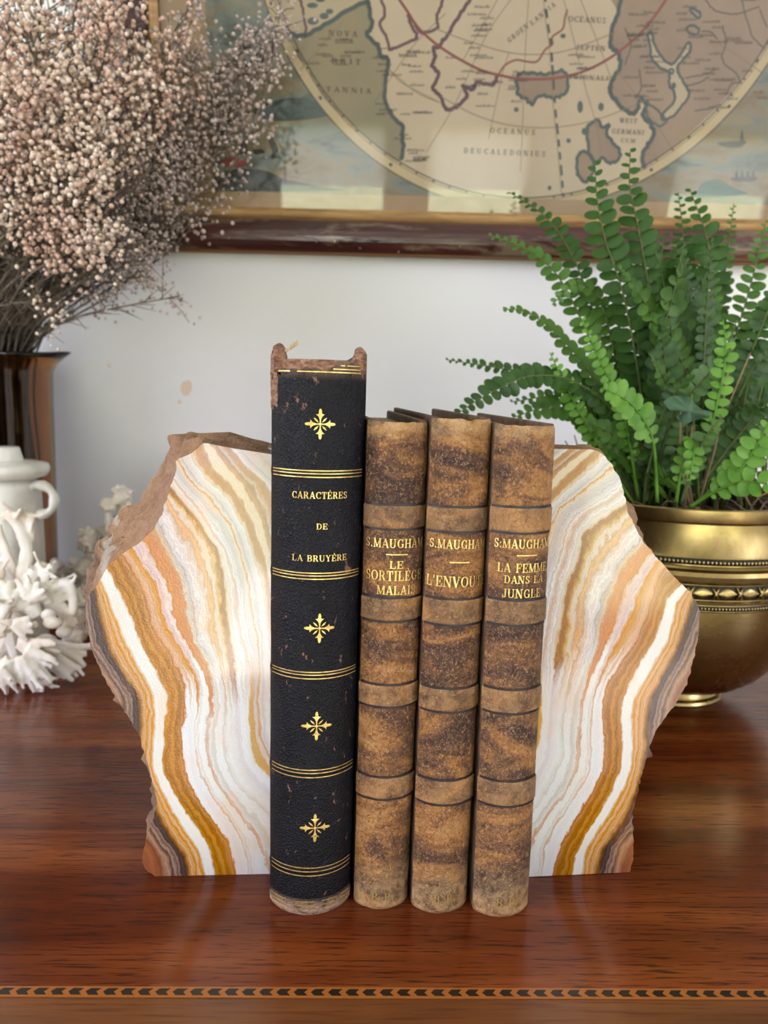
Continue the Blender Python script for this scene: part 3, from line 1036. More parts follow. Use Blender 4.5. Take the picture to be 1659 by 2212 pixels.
def bookend(name, label, base_px, ang, front, back, seams, sgn, u_inner, thick, pale, mats, lean=0.0):
    P0 = on_z(*base_px)
    U = Vector((math.cos(ang), math.sin(ang), 0))
    D = Vector((-math.sin(ang), math.cos(ang), 0))

    tl = math.tan(lean)
    DN = (D - Vector((0, 0, 1)) * tl).normalized()

    def uv(px, py, off):
        Q = on_plane(px, py, P0 + D * off, DN)
        return ((Q - P0).dot(U), Q.z)
    fp = [uv(x, y, 0) for x, y in front]
    bp = [uv(x, y, thick) for x, y in back]
    if sgn < 0:       # inner edge to the right
        fp = [(min(u, u_inner), v) for u, v in fp]
        bp = [(min(u, u_inner), v) for u, v in bp]
    else:
        fp = [(max(u, u_inner), v) for u, v in fp]
        bp = [(max(u, u_inner), v) for u, v in bp]
    vf, vb = max(v for u, v in fp), max(v for u, v in bp)
    zf, zb = min(v for u, v in fp), min(v for u, v in bp)
    N, M_, K = 170, 64, 16

    def tval(u, z):
        px, py = proj(P0 + U * u + D * (z * tl) + Vector((0, 0, z)))
        xs = [sgn * -1 * xi(c, py) for c in seams]
        x = -sgn * px
        order = list(range(1, len(xs) + 1))
        for i in range(1, len(xs)):
            xs[i] = max(xs[i], xs[i - 1] + 1.5)
        if x <= xs[0]:
            return 1 - (xs[0] - x) / 34.0
        if x >= xs[-1]:
            return len(xs) + (x - xs[-1]) / 34.0
        for i in range(len(xs) - 1):
            if xs[i] <= x <= xs[i + 1]:
                return i + 1 + (x - xs[i]) / (xs[i + 1] - xs[i])
    verts, band, pl, idx = [], [], [], {}

    def put(key, u, d, z, disp=None):
        z = max(z, 0.0)
        Q = U * u + D * (d + z * tl) + Vector((0, 0, z))
        if disp:
            Q = Q + disp
        Q.z = max(Q.z, 0.0)
        idx[key] = len(verts)
        verts.append(Q)
        band.append(tval(u, z))
        py = proj(P0 + U * u + D * (z * tl) + Vector((0, 0, z)))[1]
        pl.append(max(0, min(1, (py - pale[0]) / (pale[1] - pale[0]))))
    rowsF = [row(fp, zf + (vf - zf) * max(.0004, min(.9985, j / N))) for j in range(N + 1)]
    rowsB = [row(bp, zb + (vb - zb) * max(.0004, min(.9985, j / N))) for j in range(N + 1)]
    for k in range(K + 1):
        f = k / K
        for j in range(N + 1):
            z = (zf + (vf - zf) * min(.9985, j / N)) * (1 - f) + (zb + (vb - zb) * min(.9985, j / N)) * f
            a = rowsF[j][0] * (1 - f) + rowsB[j][0] * f
            b = rowsF[j][1] * (1 - f) + rowsB[j][1] * f
            full = k in (0, K) or j in (0, N)
            for i in (range(M_ + 1) if full else (0, M_)):
                u = a + (b - a) * i / M_
                dz = z
                disp = None
                outer_side = (i == 0) if sgn < 0 else (i == M_)
                if 0 < k and (outer_side or j == N) and j > 0:
                    q = Vector((u, f * thick, z)) * 90
                    am = .0056 * min(1, f * 3) if (f < .9) else .002
                    disp = U * (noise.noise(q) * am + noise.noise(q * 3.1) * am * .5) * (1 if outer_side else .3) + Vector((0, 0, (noise.noise(q + Vector((7, 7, 7))) * am + noise.noise(q * 2.7) * am * .4) * .8))
                    if j >= N - 1 and k > 0:
                        disp.z = min(disp.z, .001)
                elif 0 < k and j > 0 and abs((b if sgn < 0 else a) - u_inner) > .0008 and f > .05:
                    q = Vector((u, f * thick, z)) * 110
                    disp = Vector((0, 0, noise.noise(q) * .0022 * min(1, f * 4)))
                elif k == 0 and outer_side and j > 0:
                    disp = U * (noise.noise(Vector((3, 7, z * 420))) * .0007 + noise.noise(Vector((9, 2, z * 1300))) * .0004)
                put((k, j, i), u, f * thick, dz, disp)
    faces, fm = [], []
    for k in (0, K):
        for j in range(N):
            for i in range(M_):
                q = (idx[k, j, i], idx[k, j, i + 1], idx[k, j + 1, i + 1], idx[k, j + 1, i])
                faces.append(q if k == 0 else q[::-1])
                fm.append(0)
    for k in range(K):
        for j in range(N):
            for i in (0, M_):
                q = (idx[k, j, i], idx[k, j + 1, i], idx[k + 1, j + 1, i], idx[k + 1, j, i])
                faces.append(q if i == 0 else q[::-1])
                inner_ = (i == M_) == (sgn < 0)
                e_ = rowsF[j + 1][1] if sgn < 0 else rowsF[j + 1][0]
                fm.append(0 if inner_ and abs(e_ - u_inner) < .0004 else 1)
        for j in (0, N):
            for i in range(M_):
                q = (idx[k, j, i], idx[k, j, i + 1], idx[k + 1, j, i + 1], idx[k + 1, j, i])
                faces.append(q if j == N else q[::-1])
                fm.append(1 if j == N else 0)
    o = mesh_obj(name, verts, faces, None, mats=mats, fmat=fm)
    o.location = P0
    for nm, dat in (('band', band), ('pale', pl)):
        at = o.data.attributes.new(nm, 'FLOAT', 'POINT')
        at.data.foreach_set('value', dat)
    tag(o, label, 'bookend', 'banded onyx bookends')
    return o


L_front = [(602, 1887), (602, 981), (583, 979), (537, 974), (494, 967), (441, 956), (417, 977), (390, 989), (381, 995), (379, 1024), (369, 1050), (358, 1084), (350, 1111), (331, 1144), (299, 1175), (265, 1195), (236, 1219), (218, 1250), (203, 1272),
           (187, 1292), (185, 1338), (198, 1403), (231, 1476), (268, 1532), (302, 1592), (314, 1629), (328, 1684), (341, 1735), (330, 1767), (318, 1804), (309, 1841), (306, 1862), (318, 1882), (335, 1893)]
L_back = [(602, 1800), (602, 959), (583, 957), (545, 950), (494, 937), (441, 934), (417, 931), (405, 937), (390, 951), (373, 971), (345, 1009), (325, 1033), (306, 1069), (296, 1089), (267, 1098), (253, 1113), (231, 1137), (229, 1161), (223, 1183), (206, 1216), (204, 1280),
          (214, 1340), (240, 1420), (290, 1520), (330, 1600), (345, 1680), (350, 1725), (345, 1760), (350, 1800)]
L_seams = [
    [(200, 1255), (205, 1270), (214, 1306), (236, 1400), (253, 1431), (282, 1475), (299, 1501), (306, 1535), (304, 1569), (300, 1620), (305, 1680), (325, 1727), (337, 1747), (354, 1783), (374, 1815), (400, 1851), (407, 1885)],
    [(220, 1255), (236, 1296), (246, 1325), (260, 1366), (284, 1412), (304, 1448), (320, 1472), (331, 1501), (335, 1535), (333, 1569), (331, 1617), (331, 1653), (345, 1697), (364, 1733), (390, 1776), (417, 1820), (434, 1853), (441, 1885)],
    [(231, 1226), (248, 1258), (265, 1296), (280, 1335), (296, 1368), (308, 1400), (325, 1424), (345, 1468), (357, 1501), (359, 1540), (354, 1581), (357, 1612), (351, 1641), (354, 1672), (374, 1709), (403, 1757), (431, 1800), (451, 1834), (462, 1885)],
    [(255, 1190), (272, 1205), (292, 1243), (313, 1282), (321, 1318), (335, 1361), (357, 1393), (366, 1402), (376, 1436), (398, 1475), (404, 1508), (405, 1545), (398, 1581), (399, 1629), (400, 1665), (417, 1704), (436, 1738), (470, 1781), (492, 1815), (504, 1853), (509, 1883)],
    [(292, 1185), (313, 1224), (345, 1265), (354, 1296), (357, 1325), (374, 1359), (393, 1397), (407, 1424), (429, 1458), (435, 1482), (437, 1520), (431, 1573), (431, 1629), (441, 1677), (465, 1720), (499, 1766), (528, 1810), (542, 1853), (545, 1883)],
    [(342, 1144), (366, 1190), (390, 1224), (412, 1265), (419, 1306), (422, 1354), (431, 1390), (441, 1400), (455, 1431), (470, 1470), (475, 1530), (463, 1578), (463, 1617), (470, 1660), (501, 1709), (542, 1757), (576, 1805), (610, 1858)],
    [(366, 1065), (393, 1094), (424, 1130), (443, 1161), (463, 1183), (468, 1219), (474, 1245), (478, 1306), (486, 1354), (491, 1424), (497, 1484), (504, 1545), (506, 1593), (513, 1641), (538, 1684), (576, 1723), (634, 1776)],
    [(378, 1036), (412, 1077), (446, 1125), (465, 1156), (487, 1192), (501, 1233), (513, 1282), (516, 1330), (525, 1378), (535, 1400), (542, 1436), (540, 1496), (534, 1557), (540, 1617), (557, 1653), (581, 1675), (610, 1700)],
    [(383, 995), (407, 1033), (441, 1070), (472, 1110), (494, 1132), (511, 1180), (530, 1229), (538, 1282), (545, 1330), (557, 1378), (562, 1424), (557, 1520), (562, 1593), (583, 1629), (610, 1660)],
    [(422, 956), (431, 1000), (460, 1036), (501, 1074), (523, 1110), (542, 1149), (554, 1192), (571, 1233), (581, 1306), (590, 1400), (592, 1600)],
    [(460, 963), (489, 1004), (525, 1045), (552, 1089), (571, 1137), (585, 1190), (595, 1300), (602, 1600)],
    [(504, 973), (538, 1012), (571, 1045), (600, 1085), (612, 1200), (620, 1600)],
]
U_L = (on_z(580, 1888) - on_z(330, 1893)).length
oa = onyx('banded_onyx_a', 2.0)
bookend('onyx_bookend', 'banded onyx bookend with rough broken shoulder, beside the black book', (330, 1893), R_(2.6), L_front, L_back, L_seams, -1, U_L + .0014, .040, (1400, 1560), oa, R_(2.2))

R_front = [(1120, 1895), (1120, 969), (1196, 969), (1272, 969), (1297, 976), (1323, 1006), (1339, 1034), (1350, 1071), (1355, 1103), (1371, 1135), (1387, 1167), (1415, 1200), (1452, 1241), (1489, 1278), (1505, 1301), (1512, 1324), (1509, 1370),
           (1498, 1425), (1484, 1476), (1461, 1518), (1433, 1555), (1415, 1582), (1401, 1619), (1392, 1656), (1383, 1684), (1378, 1711), (1367, 1753), (1364, 1790), (1369, 1817), (1367, 1859), (1360, 1884)]
R_back = [(1120, 1800), (1120, 962), (1196, 962), (1265, 963), (1285, 980), (1302, 1010), (1318, 1040), (1328, 1075), (1335, 1105), (1350, 1135), (1365, 1165), (1385, 1200), (1415, 1240), (1440, 1275), (1452, 1300), (1456, 1324), (1452, 1370),
          (1442, 1420), (1428, 1470), (1408, 1510), (1385, 1545), (1370, 1575), (1360, 1610), (1352, 1640), (1345, 1670), (1340, 1700), (1335, 1735), (1332, 1780), (1332, 1800)]
R_seams = [
    [(1493, 1306), (1480, 1347), (1461, 1403), (1429, 1458), (1401, 1509), (1392, 1555), (1392, 1619), (1385, 1665), (1369, 1716), (1341, 1776), (1304, 1831), (1284, 1887)],
    [(1480, 1278), (1461, 1301), (1454, 1343), (1438, 1389), (1410, 1435), (1387, 1476), (1369, 1513), (1364, 1555), (1364, 1610), (1360, 1665), (1346, 1702), (1314, 1758), (1281, 1804), (1263, 1845), (1256, 1891)],
    [(1466, 1269), (1447, 1287), (1433, 1324), (1420, 1366), (1392, 1416), (1364, 1467), (1346, 1509), (1341, 1555), (1344, 1610), (1341, 1656), (1323, 1711), (1291, 1762), (1258, 1813), (1240, 1850), (1233, 1891)],
    [(1433, 1237), (1406, 1292), (1392, 1338), (1369, 1389), (1337, 1435), (1309, 1486), (1302, 1536), (1302, 1610), (1302, 1665), (1272, 1721), (1235, 1776), (1208, 1827), (1194, 1891)],
    [(1420, 1214), (1387, 1250), (1369, 1301), (1350, 1343), (1323, 1393), (1300, 1444), (1281, 1495), (1272, 1545), (1272, 1615), (1263, 1675), (1231, 1725), (1198, 1776), (1171, 1831), (1161, 1891)],
    [(1369, 1186), (1337, 1218), (1314, 1269), (1295, 1329), (1281, 1389), (1263, 1444), (1244, 1499), (1235, 1568), (1235, 1628), (1212, 1693), (1180, 1739), (1152, 1776), (1125, 1822)],
    [(1350, 1103), (1304, 1130), (1267, 1158), (1258, 1213), (1235, 1283), (1226, 1352), (1217, 1430), (1203, 1499), (1194, 1568), (1189, 1638), (1166, 1684), (1138, 1730)],
    [(1350, 1052), (1304, 1084), (1258, 1107), (1231, 1144), (1217, 1200), (1198, 1269), (1184, 1338), (1175, 1407), (1171, 1499), (1166, 1592), (1148, 1661), (1120, 1700)],
    [(1323, 1011), (1272, 1052), (1212, 1098), (1189, 1140), (1175, 1177), (1157, 1269), (1150, 1400), (1147, 1600)],
    [(1295, 978), (1249, 1024), (1189, 1084), (1157, 1130), (1140, 1250), (1130, 1500)],
    [(1267, 974), (1226, 1001), (1189, 1038), (1150, 1080), (1125, 1250), (1115, 1500)],
    [(1230, 968), (1190, 1000), (1150, 1030), (1110, 1150), (1100, 1500)],
]
ob = onyx('banded_onyx_b', 5.0)
PB = on_z(1145, 1895)
bookend('onyx_bookend', 'banded onyx bookend in front of the brass planter, beside the tan books', (1145, 1895), R_(4.6), R_front, R_back, R_seams, 1, -.0056, .036, (1380, 1520), ob)

# ------------------------------------------------------------------ brass planter
BRASS = Mat('aged_brass', (164, 142, 90), .26, 1.0)
_n1 = BRASS.noise(26, None, 5, .65, .4)
_n2 = BRASS.noise(240, BRASS.coord((1, 1, 2.5)), 4, .65)
_b = BRASS.ramp(_n1, [(.28, (120, 102, 62)), (.5, (162, 142, 92)), (.75, (188, 168, 114))])
BRASS.set('Base Color', BRASS.mix(BRASS.grey(_n2, .60, .78, 0, .25), _b, (92, 70, 34)))
BRASS.set('Roughness', BRASS.grey(_n1, .3, .7, .36, .22))
BRASS.bump(BRASS.noise(60, None, 3), .06, .003)
BRASSD = Mat('brass_patina', (48, 42, 34), .45, .6)
BRASSB = Mat('bright_brass', (200, 182, 132), .28, 1.0)
PC = Vector((.203, .494, 0))
pl_ = empty('brass_planter', PC)
tag(pl_, 'footed round brass planter with beaded rings holding the fern', 'planter')
prof = [(.0, .0008), (.034, .0008), (.0365, 0), (.0372, .0016), (.0366, .0032), (.0345, .0042), (.0335, .0056), (.0330, .0080), (.0325, .0092),
        (.0400, .0104), (.0490, .0140), (.0580, .0205), (.0655, .0300), (.0705, .0400), (.0742, .0520), (.0762, .0640), (.0772, .0745),
        (.0776, .0752), (.0776, .0790), (.0784, .0797), (.0786, .0808), (.0776, .0815), (.0776, .0905), (.0786, .0912), (.0806, .0930), (.0812, .0958), (.0806, .0982), (.0796, .0988),
        (.0808, .0992), (.0816, .1002), (.0808, .1012), (.0800, .1018), (.0800, .1052), (.0795, .1060), (.0790, .1075), (.0782, .1110), (.0774, .1160), (.0770, .1210), (.0772, .1248),
        (.0780, .1252), (.0786, .1258), (.0788, .1262), (.0792, .1330), (.0786, .1336), (.0768, .1336), (.0762, .1325), (.0752, .1200), (.0770, .0950), (.0740, .0700), (.0600, .0450), (.0300, .0260), (.0, .0240)]
bowl = lathe('bowl', [(r, z) for r, z in prof], BRASS, pl_, 128)
bowl.data.set_sharp_from_angle(angle=R_(24))
for zr, rr, n, br, name in ((.1042, .0806, 224, .00098, 'bead_row'), (.0770, .0780, 252, .00082, 'bead_row')):
    gr = lathe('bead_groove', [(rr - .0012, zr - br * 1.9), (rr - .0002, zr - br * 1.7), (rr - .0002, zr + br * 1.7), (rr - .0012, zr + br * 1.9)], BRASSD, pl_, 128)
    mb = MB()
    for k in range(n):
        a = 2 * math.pi * k / n
        mb.ball((rr * math.cos(a), rr * math.sin(a), zr), br, ICO1, (.9, .9, 1.1))
    tag(mb.build(name, BRASSB, pl_), kind='stuff')
lathe('relief_ground', [(.0774, .0818), (.0779, .0822), (.0779, .0900), (.0774, .0904)], BRASSD, pl_, 128)


def relief(kind):
    mb = MB()
    r0 = .0779
    if kind == 'leaf':       # almond leaf with a raised midrib
        vs, fs = [], []
        n = 8
        for i in range(n + 1):
            x = -.0052 + .0104 * i / n
            h = .0027 * math.sin(math.pi * (i + .3) / (n + .6))
            vs += [(r0, x, .0861 + h), (r0 + .0009, x, .0861 + h * .4), (r0 + .0004, x, .0861), (r0 + .0009, x, .0861 - h * .4), (r0, x, .0861 - h)]
        for i in range(n):
            for k in range(4):
                fs.append((5 * i + k, 5 * i + 5 + k, 5 * i + 6 + k, 5 * i + 1 + k))
        mb.add([Vector(v) for v in vs], fs)
    else:                    # crossed ribbon between the leaves
        for s_ in (1, -1):
            mb.tube([(r0, -.0020, .0861 - s_ * .0036), (r0 + .0012, 0, .0861), (r0, .0020, .0861 + s_ * .0036)], [.0007, .0009, .0007], 6)
    return mb


for kind, ph in (('leaf', 0), ('ribbon', .5)):
    first = None
    for k in range(36):
        if first is None:
            o = first = relief(kind).build('relief_' + kind, BRASS, pl_)
        else:
            o = first.copy()
            link(o, pl_)
        o.rotation_euler.z = 2 * math.pi * (k + ph) / 36

# ------------------------------------------------------------------ fern
def leafmat(name, a, b, tr=.25):
    m = Mat(name, a, .42, spec=.4)
    n_ = m.noise(90, None, 3)
    m.set('Base Color', m.ramp(n_, [(.35, a), (.65, b)]))
    m.b.inputs['Subsurface Weight'].default_value = 0
    # thin leaf: some light passes through
    tb = m.n('ShaderNodeBsdfTranslucent')
    tb.inputs[0].default_value = lin(b)
    mx = m.n('ShaderNodeMixShader')
    mx.inputs[0].default_value = tr
    out = m.nt.nodes['Material Output']
    m.link(m.b.outputs[0], mx.inputs[1])
    m.link(tb.outputs[0], mx.inputs[2])
    m.link(mx.outputs[0], out.inputs[0])
    return m


LEAFD = leafmat('fern_green', (42, 74, 27), (64, 100, 41), .2)
LEAFM = leafmat('fern_mid_green', (60, 98, 36), (88, 126, 52), .2)
LEAFL = leafmat('fern_young_green', (88, 142, 42), (122, 172, 68), .3)
STEMG = Mat('fern_stalk', (84, 98, 44), .6)
STEMB = Mat('fern_dry_stalk', (150, 122, 92), .7)
SOIL = Mat('potting_soil', (40, 28, 20), .95)
SOIL.set('Base Color', SOIL.ramp(SOIL.noise(220, None, 5), [(.3, (20, 14, 10)), (.7, (74, 54, 38))]))
NURS = Mat('black_plastic', (22, 22, 22), .4)
FC = Vector((PC.x, PC.y, .118))
fern = empty('button_fern', FC)
tag(fern, 'bushy green fern with rounded leaflets growing in the brass planter', 'fern')
lathe('nursery_pot', [(.0, -.0800), (.048, -.0800), (.0495, -.076), (.069, .0), (.069, .010), (.066, .010), (.066, -.004), (.0, -.004)], NURS, fern, 48)
mb = MB()
rnd = random.Random(5)
vs, fs = [(0, 0, .006)], []
nr, ns = 8, 28
for i in range(1, nr + 1):
    for k in range(ns):
        a = 2 * math.pi * k / ns
        r = .0655 * i / nr
        vs.append((r * math.cos(a), r * math.sin(a), .004 + .004 * noise.noise(Vector((r * 90 * math.cos(a), r * 90 * math.sin(a), 1)))))
for k in range(ns):
    fs.append((0, 1 + k, 1 + (k + 1) % ns))
for i in range(nr - 1):
    for k in range(ns):
        fs.append((1 + i * ns + k, 1 + i * ns + ns + k, 1 + i * ns + ns + (k + 1) % ns, 1 + i * ns + (k + 1) % ns))
mesh_obj('soil', vs, fs, SOIL, fern, True)
mb = MB()
for k in range(90):      # dead roots and stalk litter on the soil
    a, r = rnd.uniform(0, 6.28), .06 * math.sqrt(rnd.random())
    p = Vector((r * math.cos(a), r * math.sin(a), .006))
    d = Vector((rnd.uniform(-1, 1), rnd.uniform(-1, 1), rnd.uniform(0, 1.1))).normalized()
    l = rnd.uniform(.012, .035)
    e_ = p + d * l
    if math.hypot(e_.x, e_.y) > .062:
        l = max(.004, min(l, .064 - r))
    mb.tube([p, p + d * l * .5 + Vector((0, 0, .003)), p + d * l - Vector((0, 0, .003))], [.0006, .0005, .0003], 4)
tag(mb.build('dry_litter', STEMB, fern), kind='stuff')


def leaflet_template():
    """one rounded leaflet, unit length along +x, cupped, with a lobe at the base of its upper edge"""
    out = [(0, -.05), (.12, -.22), (.38, -.33), (.70, -.31), (.92, -.17), (1.0, .02), (.93, .20), (.72, .33), (.42, .38), (.16, .36), (.02, .20)]
    vs = [Vector((.45, .02, .07))] + [Vector((x, y, .10 * x * x - .10 * abs(y))) for x, y in out]
    n = len(out)
    return vs, [(0, 1 + i, 1 + (i + 1) % n) for i in range(n)]


LT = leaflet_template()
LEAF_MESH = {}
for nm, m in (('d', LEAFD), ('m', LEAFM), ('l', LEAFL)):
    me = bpy.data.meshes.new('leaflet')
    me.from_pydata([tuple(v) for v in LT[0]], [], LT[1])
    me.materials.append(m.m)
    me.polygons.foreach_set('use_smooth', [True] * len(me.polygons))
    LEAF_MESH[nm] = me
N_LEAF = [0]


def frond(pts3, tone, llen, spacing, face, single=False, start=.22, seed=0, fold=25, stalk=.0011):
    """pts3: world points from crown to tip; face: the way the upper leaf side looks"""
    rnd = random.Random(seed)
    P = [Vector(p) for p in smooth_poly([tuple(p) for p in pts3], 8)]
    L = [0]
    for a, b in zip(P, P[1:]):
        L.append(L[-1] + (b - a).length)
    tot = L[-1]

    def at(d):
        for i in range(len(P) - 1):
            if L[i + 1] >= d:
                f = (d - L[i]) / max(1e-9, L[i + 1] - L[i])
                return P[i].lerp(P[i + 1], f), (P[min(i + 2, len(P) - 1)] - P[max(i - 1, 0)]).normalized()
        return P[-1], (P[-1] - P[-2]).normalized()
    mb = MB()
    mb.tube([p - FC for p in P], [stalk * (1 - .75 * l / tot) for l in L], 5)
    fr = mb.build('frond', STEMG if tone != 'l' else LEAFL, fern)
    d = tot * start
    k = 0
    rest = MB()
    F = Vector(face).normalized()
    while d < tot:
        p, t = at(d)
        f = (d - tot * start) / (tot * (1 - start))
        size = llen * min(1, .45 + f * 3.0) * min(1, .30 + (1 - f) * 2.6)
        n_ = (F - t * F.dot(t))
        if n_.length < 1e-3:
            n_ = Vector((0, 0, 1))
        n_.normalize()
        side = t.cross(n_) * (1 if k % 2 == 0 else -1)
        ax = (side * math.cos(R_(18)) + t * math.sin(R_(18)) + Vector((rnd.uniform(-1, 1), rnd.uniform(-1, 1), rnd.uniform(-1, 1))) * .16)
        ax.normalize()
        up = n_ * math.cos(R_(fold + rnd.uniform(-18, 18))) + t * math.sin(R_(fold + rnd.uniform(-12, 12)))
        up = (up - ax * up.dot(ax)).normalized()
        yy = up.cross(ax)
        if yy.dot(t) < 0:
            yy = -yy
            up = ax.cross(yy)
        size *= rnd.uniform(.85, 1.1)
        Mx = Matrix(((ax.x, yy.x, up.x, 0), (ax.y, yy.y, up.y, 0), (ax.z, yy.z, up.z, 0), (0, 0, 0, 1)))
        Mx = Matrix.Translation(p - FC) @ Mx @ Matrix.Scale(size, 4)
        if single and N_LEAF[0] < 300:
            o = bpy.data.objects.new('leaflet', LEAF_MESH[tone])
            link(o, fr)
            o.matrix_local = Mx
            N_LEAF[0] += 1
        else:
            rest.add([Mx @ v for v in LT[0]], LT[1])
        d += spacing * (.55 + .45 * min(1, size / llen + .15)) / 2
        k += 1
    if rest.v:
        tag(rest.build('leaflets', {'d': LEAFD, 'm': LEAFM, 'l': LEAFL}[tone], fr), kind='stuff')
    return fr


def pxfrond(pts, y0, y1, **kw):
    n = len(pts) - 1
    return frond([on_y(x, y, y0 + (y1 - y0) * i / n) for i, (x, y) in enumerate(pts)], **kw)


CAMF = (0.05, -1, .35)
YF = PC.y
big = dict(llen=.0125, spacing=.0073)
mid_ = dict(llen=.0092, spacing=.0062)
sml = dict(llen=.0068, spacing=.0054)
# the fronds that stand out singly, each leaflet its own piece
pxfrond([(1420, 1085), (1422, 850), (1405, 650), (1380, 500), (1360, 400), (1362, 325)], YF - .01, YF - .01, tone='d', face=CAMF, single=True, seed=1, **big)
pxfrond([(1410, 1085), (1385, 850), (1350, 650), (1308, 520), (1290, 430), (1285, 345)], YF - .015, YF - .02, tone='d', face=CAMF, single=True, seed=2, **big)
pxfrond([(1400, 1085), (1330, 850), (1290, 700), (1240, 560), (1180, 470), (1100, 415)], YF, YF + .02, tone='d', face=(-.3, -.55, .9), single=True, seed=3, start=.35, **mid_)
pxfrond([(1395, 1090), (1320, 850), (1260, 700), (1200, 590), (1130, 535), (1055, 508)], YF - .01, YF - .01, tone='m', face=(-.3, -.6, .8), single=True, seed=4, start=.3, **mid_)
pxfrond([(1390, 1090), (1330, 930), (1270, 800), (1190, 710), (1130, 672), (1088, 668)], YF - .02, YF - .05, tone='m', face=(0, -.7, 1), single=True, seed=5, **mid_)
pxfrond([(1390, 1090), (1310, 925), (1260, 855), (1180, 815), (1080, 795), (965, 777)], YF - .01, YF - .03, tone='d', face=(0, -.75, .9), single=True, seed=6, **sml)
pxfrond([(1390, 1092), (1330, 900), (1240, 825), (1150, 812), (1080, 838), (1020, 872), (975, 905)], YF - .02, YF - .07, tone='d', face=(-.3, -.8, .6), single=True, seed=7, **mid_)
pxfrond([(1420, 1085), (1412, 960), (1385, 900), (1350, 862), (1300, 838)], YF - .06, YF - .09, tone='l', face=CAMF, single=True, seed=8, llen=.0095, spacing=.0066, start=.4)
pxfrond([(1480, 1060), (1530, 940), (1556, 840), (1568, 760), (1562, 690)], YF - .06, YF - .07, tone='l', face=CAMF, single=True, seed=9, llen=.0075, spacing=.0060, start=.3)
# the others
pxfrond([(1380, 1092), (1290, 950), (1240, 890), (1180, 880), (1108, 902)], YF - .02, YF - .04, tone='m', face=(0, -.8, .7), seed=10, **mid_)
pxfrond([(1380, 1092), (1280, 905), (1210, 857), (1105, 868)], YF - .02, YF - .03, tone='m', face=(0, -.8, .8), seed=11, **sml)
pxfrond([(1370, 1092), (1290, 960), (1230, 850), (1188, 762)], YF - .03, YF - .04, tone='l', face=CAMF, seed=12, **sml)
pxfrond([(1380, 1085), (1345, 880), (1300, 790), (1258, 690)], YF - .03, YF - .05, tone='l', face=CAMF, seed=13, **sml)
pxfrond([(1390, 1085), (1340, 830), (1300, 660), (1245, 615), (1192, 658)], YF, YF - .02, tone='m', face=(0, -.8, .8), seed=14, **mid_)
pxfrond([(1440, 1090), (1460, 850), (1472, 650), (1476, 520), (1465, 415)], YF + .01, YF + .03, tone='d', face=CAMF, seed=15, **mid_)
pxfrond([(1450, 1090), (1505, 820), (1535, 650), (1528, 520), (1490, 408)], YF, YF + .01, tone='d', face=CAMF, seed=16, **big)
pxfrond([(1450, 1090), (1530, 850), (1565, 600), (1585, 440)], YF + .02, YF + .03, tone='m', face=CAMF, seed=17, **sml)
pxfrond([(1460, 1090), (1545, 850), (1612, 650), (1655, 478)], YF, YF, tone='m', face=CAMF, seed=18, **mid_)
pxfrond([(1470, 1090), (1560, 900), (1640, 720), (1700, 560)], YF - .01, YF - .03, tone='d', face=CAMF, seed=19, **mid_)
pxfrond([(1480, 1090), (1580, 960), (1650, 880), (1740, 800)], YF - .03, YF - .06, tone='d', face=(0, -.8, .6), seed=20, **mid_)
pxfrond([(1500, 1090), (1560, 1040), (1610, 1000), (1665, 905)], YF - .07, YF - .10, tone='l', face=CAMF, seed=21, **mid_)
pxfrond([(1490, 1095), (1540, 1065), (1600, 1040), (1668, 1048)], YF - .07, YF - .10, tone='l', face=CAMF, seed=22, start=.3, **mid_)
pxfrond([(1470, 1090), (1500, 1000), (1520, 950), (1560, 900)], YF - .06, YF - .08, tone='m', face=CAMF, seed=23, **sml)
pxfrond([(1460, 1090), (1475, 1000), (1500, 960), (1490, 1040)], YF - .06, YF - .08, tone='l', face=CAMF, seed=24, **sml)
rnd = random.Random(77)
for k in range(86):
    bx = 1440 + rnd.uniform(-55, 110)
    u = rnd.random()
    if u < .52:       # dense middle
        tx, ty = 1330 + rnd.random() * 220, 500 + rnd.random() * 380
    elif u < .84:     # right-hand mass
        tx, ty = 1520 + rnd.random() * 260, 560 + rnd.random() * 460
    else:             # low at the crown
        tx, ty = 1250 + rnd.random() * 420, 850 + rnd.random() * 200
    mx_, my_ = bx + (tx - bx) * .35 + rnd.uniform(-12, 12), 1090 + (ty - 1090) * .55
    y1 = YF + rnd.uniform(-.075, .07)
    tone = rnd.choice('ddddmmmml' if ty > 800 else 'dddmm')
    pxfrond([(bx, 1092), (mx_, my_), (bx + (tx - bx) * .75, 1090 + (ty - 1090) * .86), (tx, ty)], YF + (y1 - YF) * .3, y1, tone=tone,
            face=(rnd.uniform(-.6, .6), -1, rnd.uniform(.1, 1.0)), seed=100 + k, start=rnd.uniform(.12, .3), **rnd.choice([big, mid_, mid_, sml]))
# thin bare stalks and a few dry ones
mb, md_ = MB(), MB()
for k in range(70):
    a, r = rnd.uniform(0, 6.28), .05 * math.sqrt(rnd.random())
    p = Vector((r * math.cos(a), r * math.sin(a), .004))
    q = p + Vector((rnd.uniform(-.03, .03), rnd.uniform(-.03, .03), rnd.uniform(.04, .10)))
    (mb if k % 4 else md_).tube([p, p.lerp(q, .5) + Vector((rnd.uniform(-.006, .006), 0, 0)), q], [.0009, .0007, .0004], 5)
tag(mb.build('bare_stalks', STEMG, fern), kind='stuff')
tag(md_.build('dry_stalks', STEMB, fern), kind='stuff')
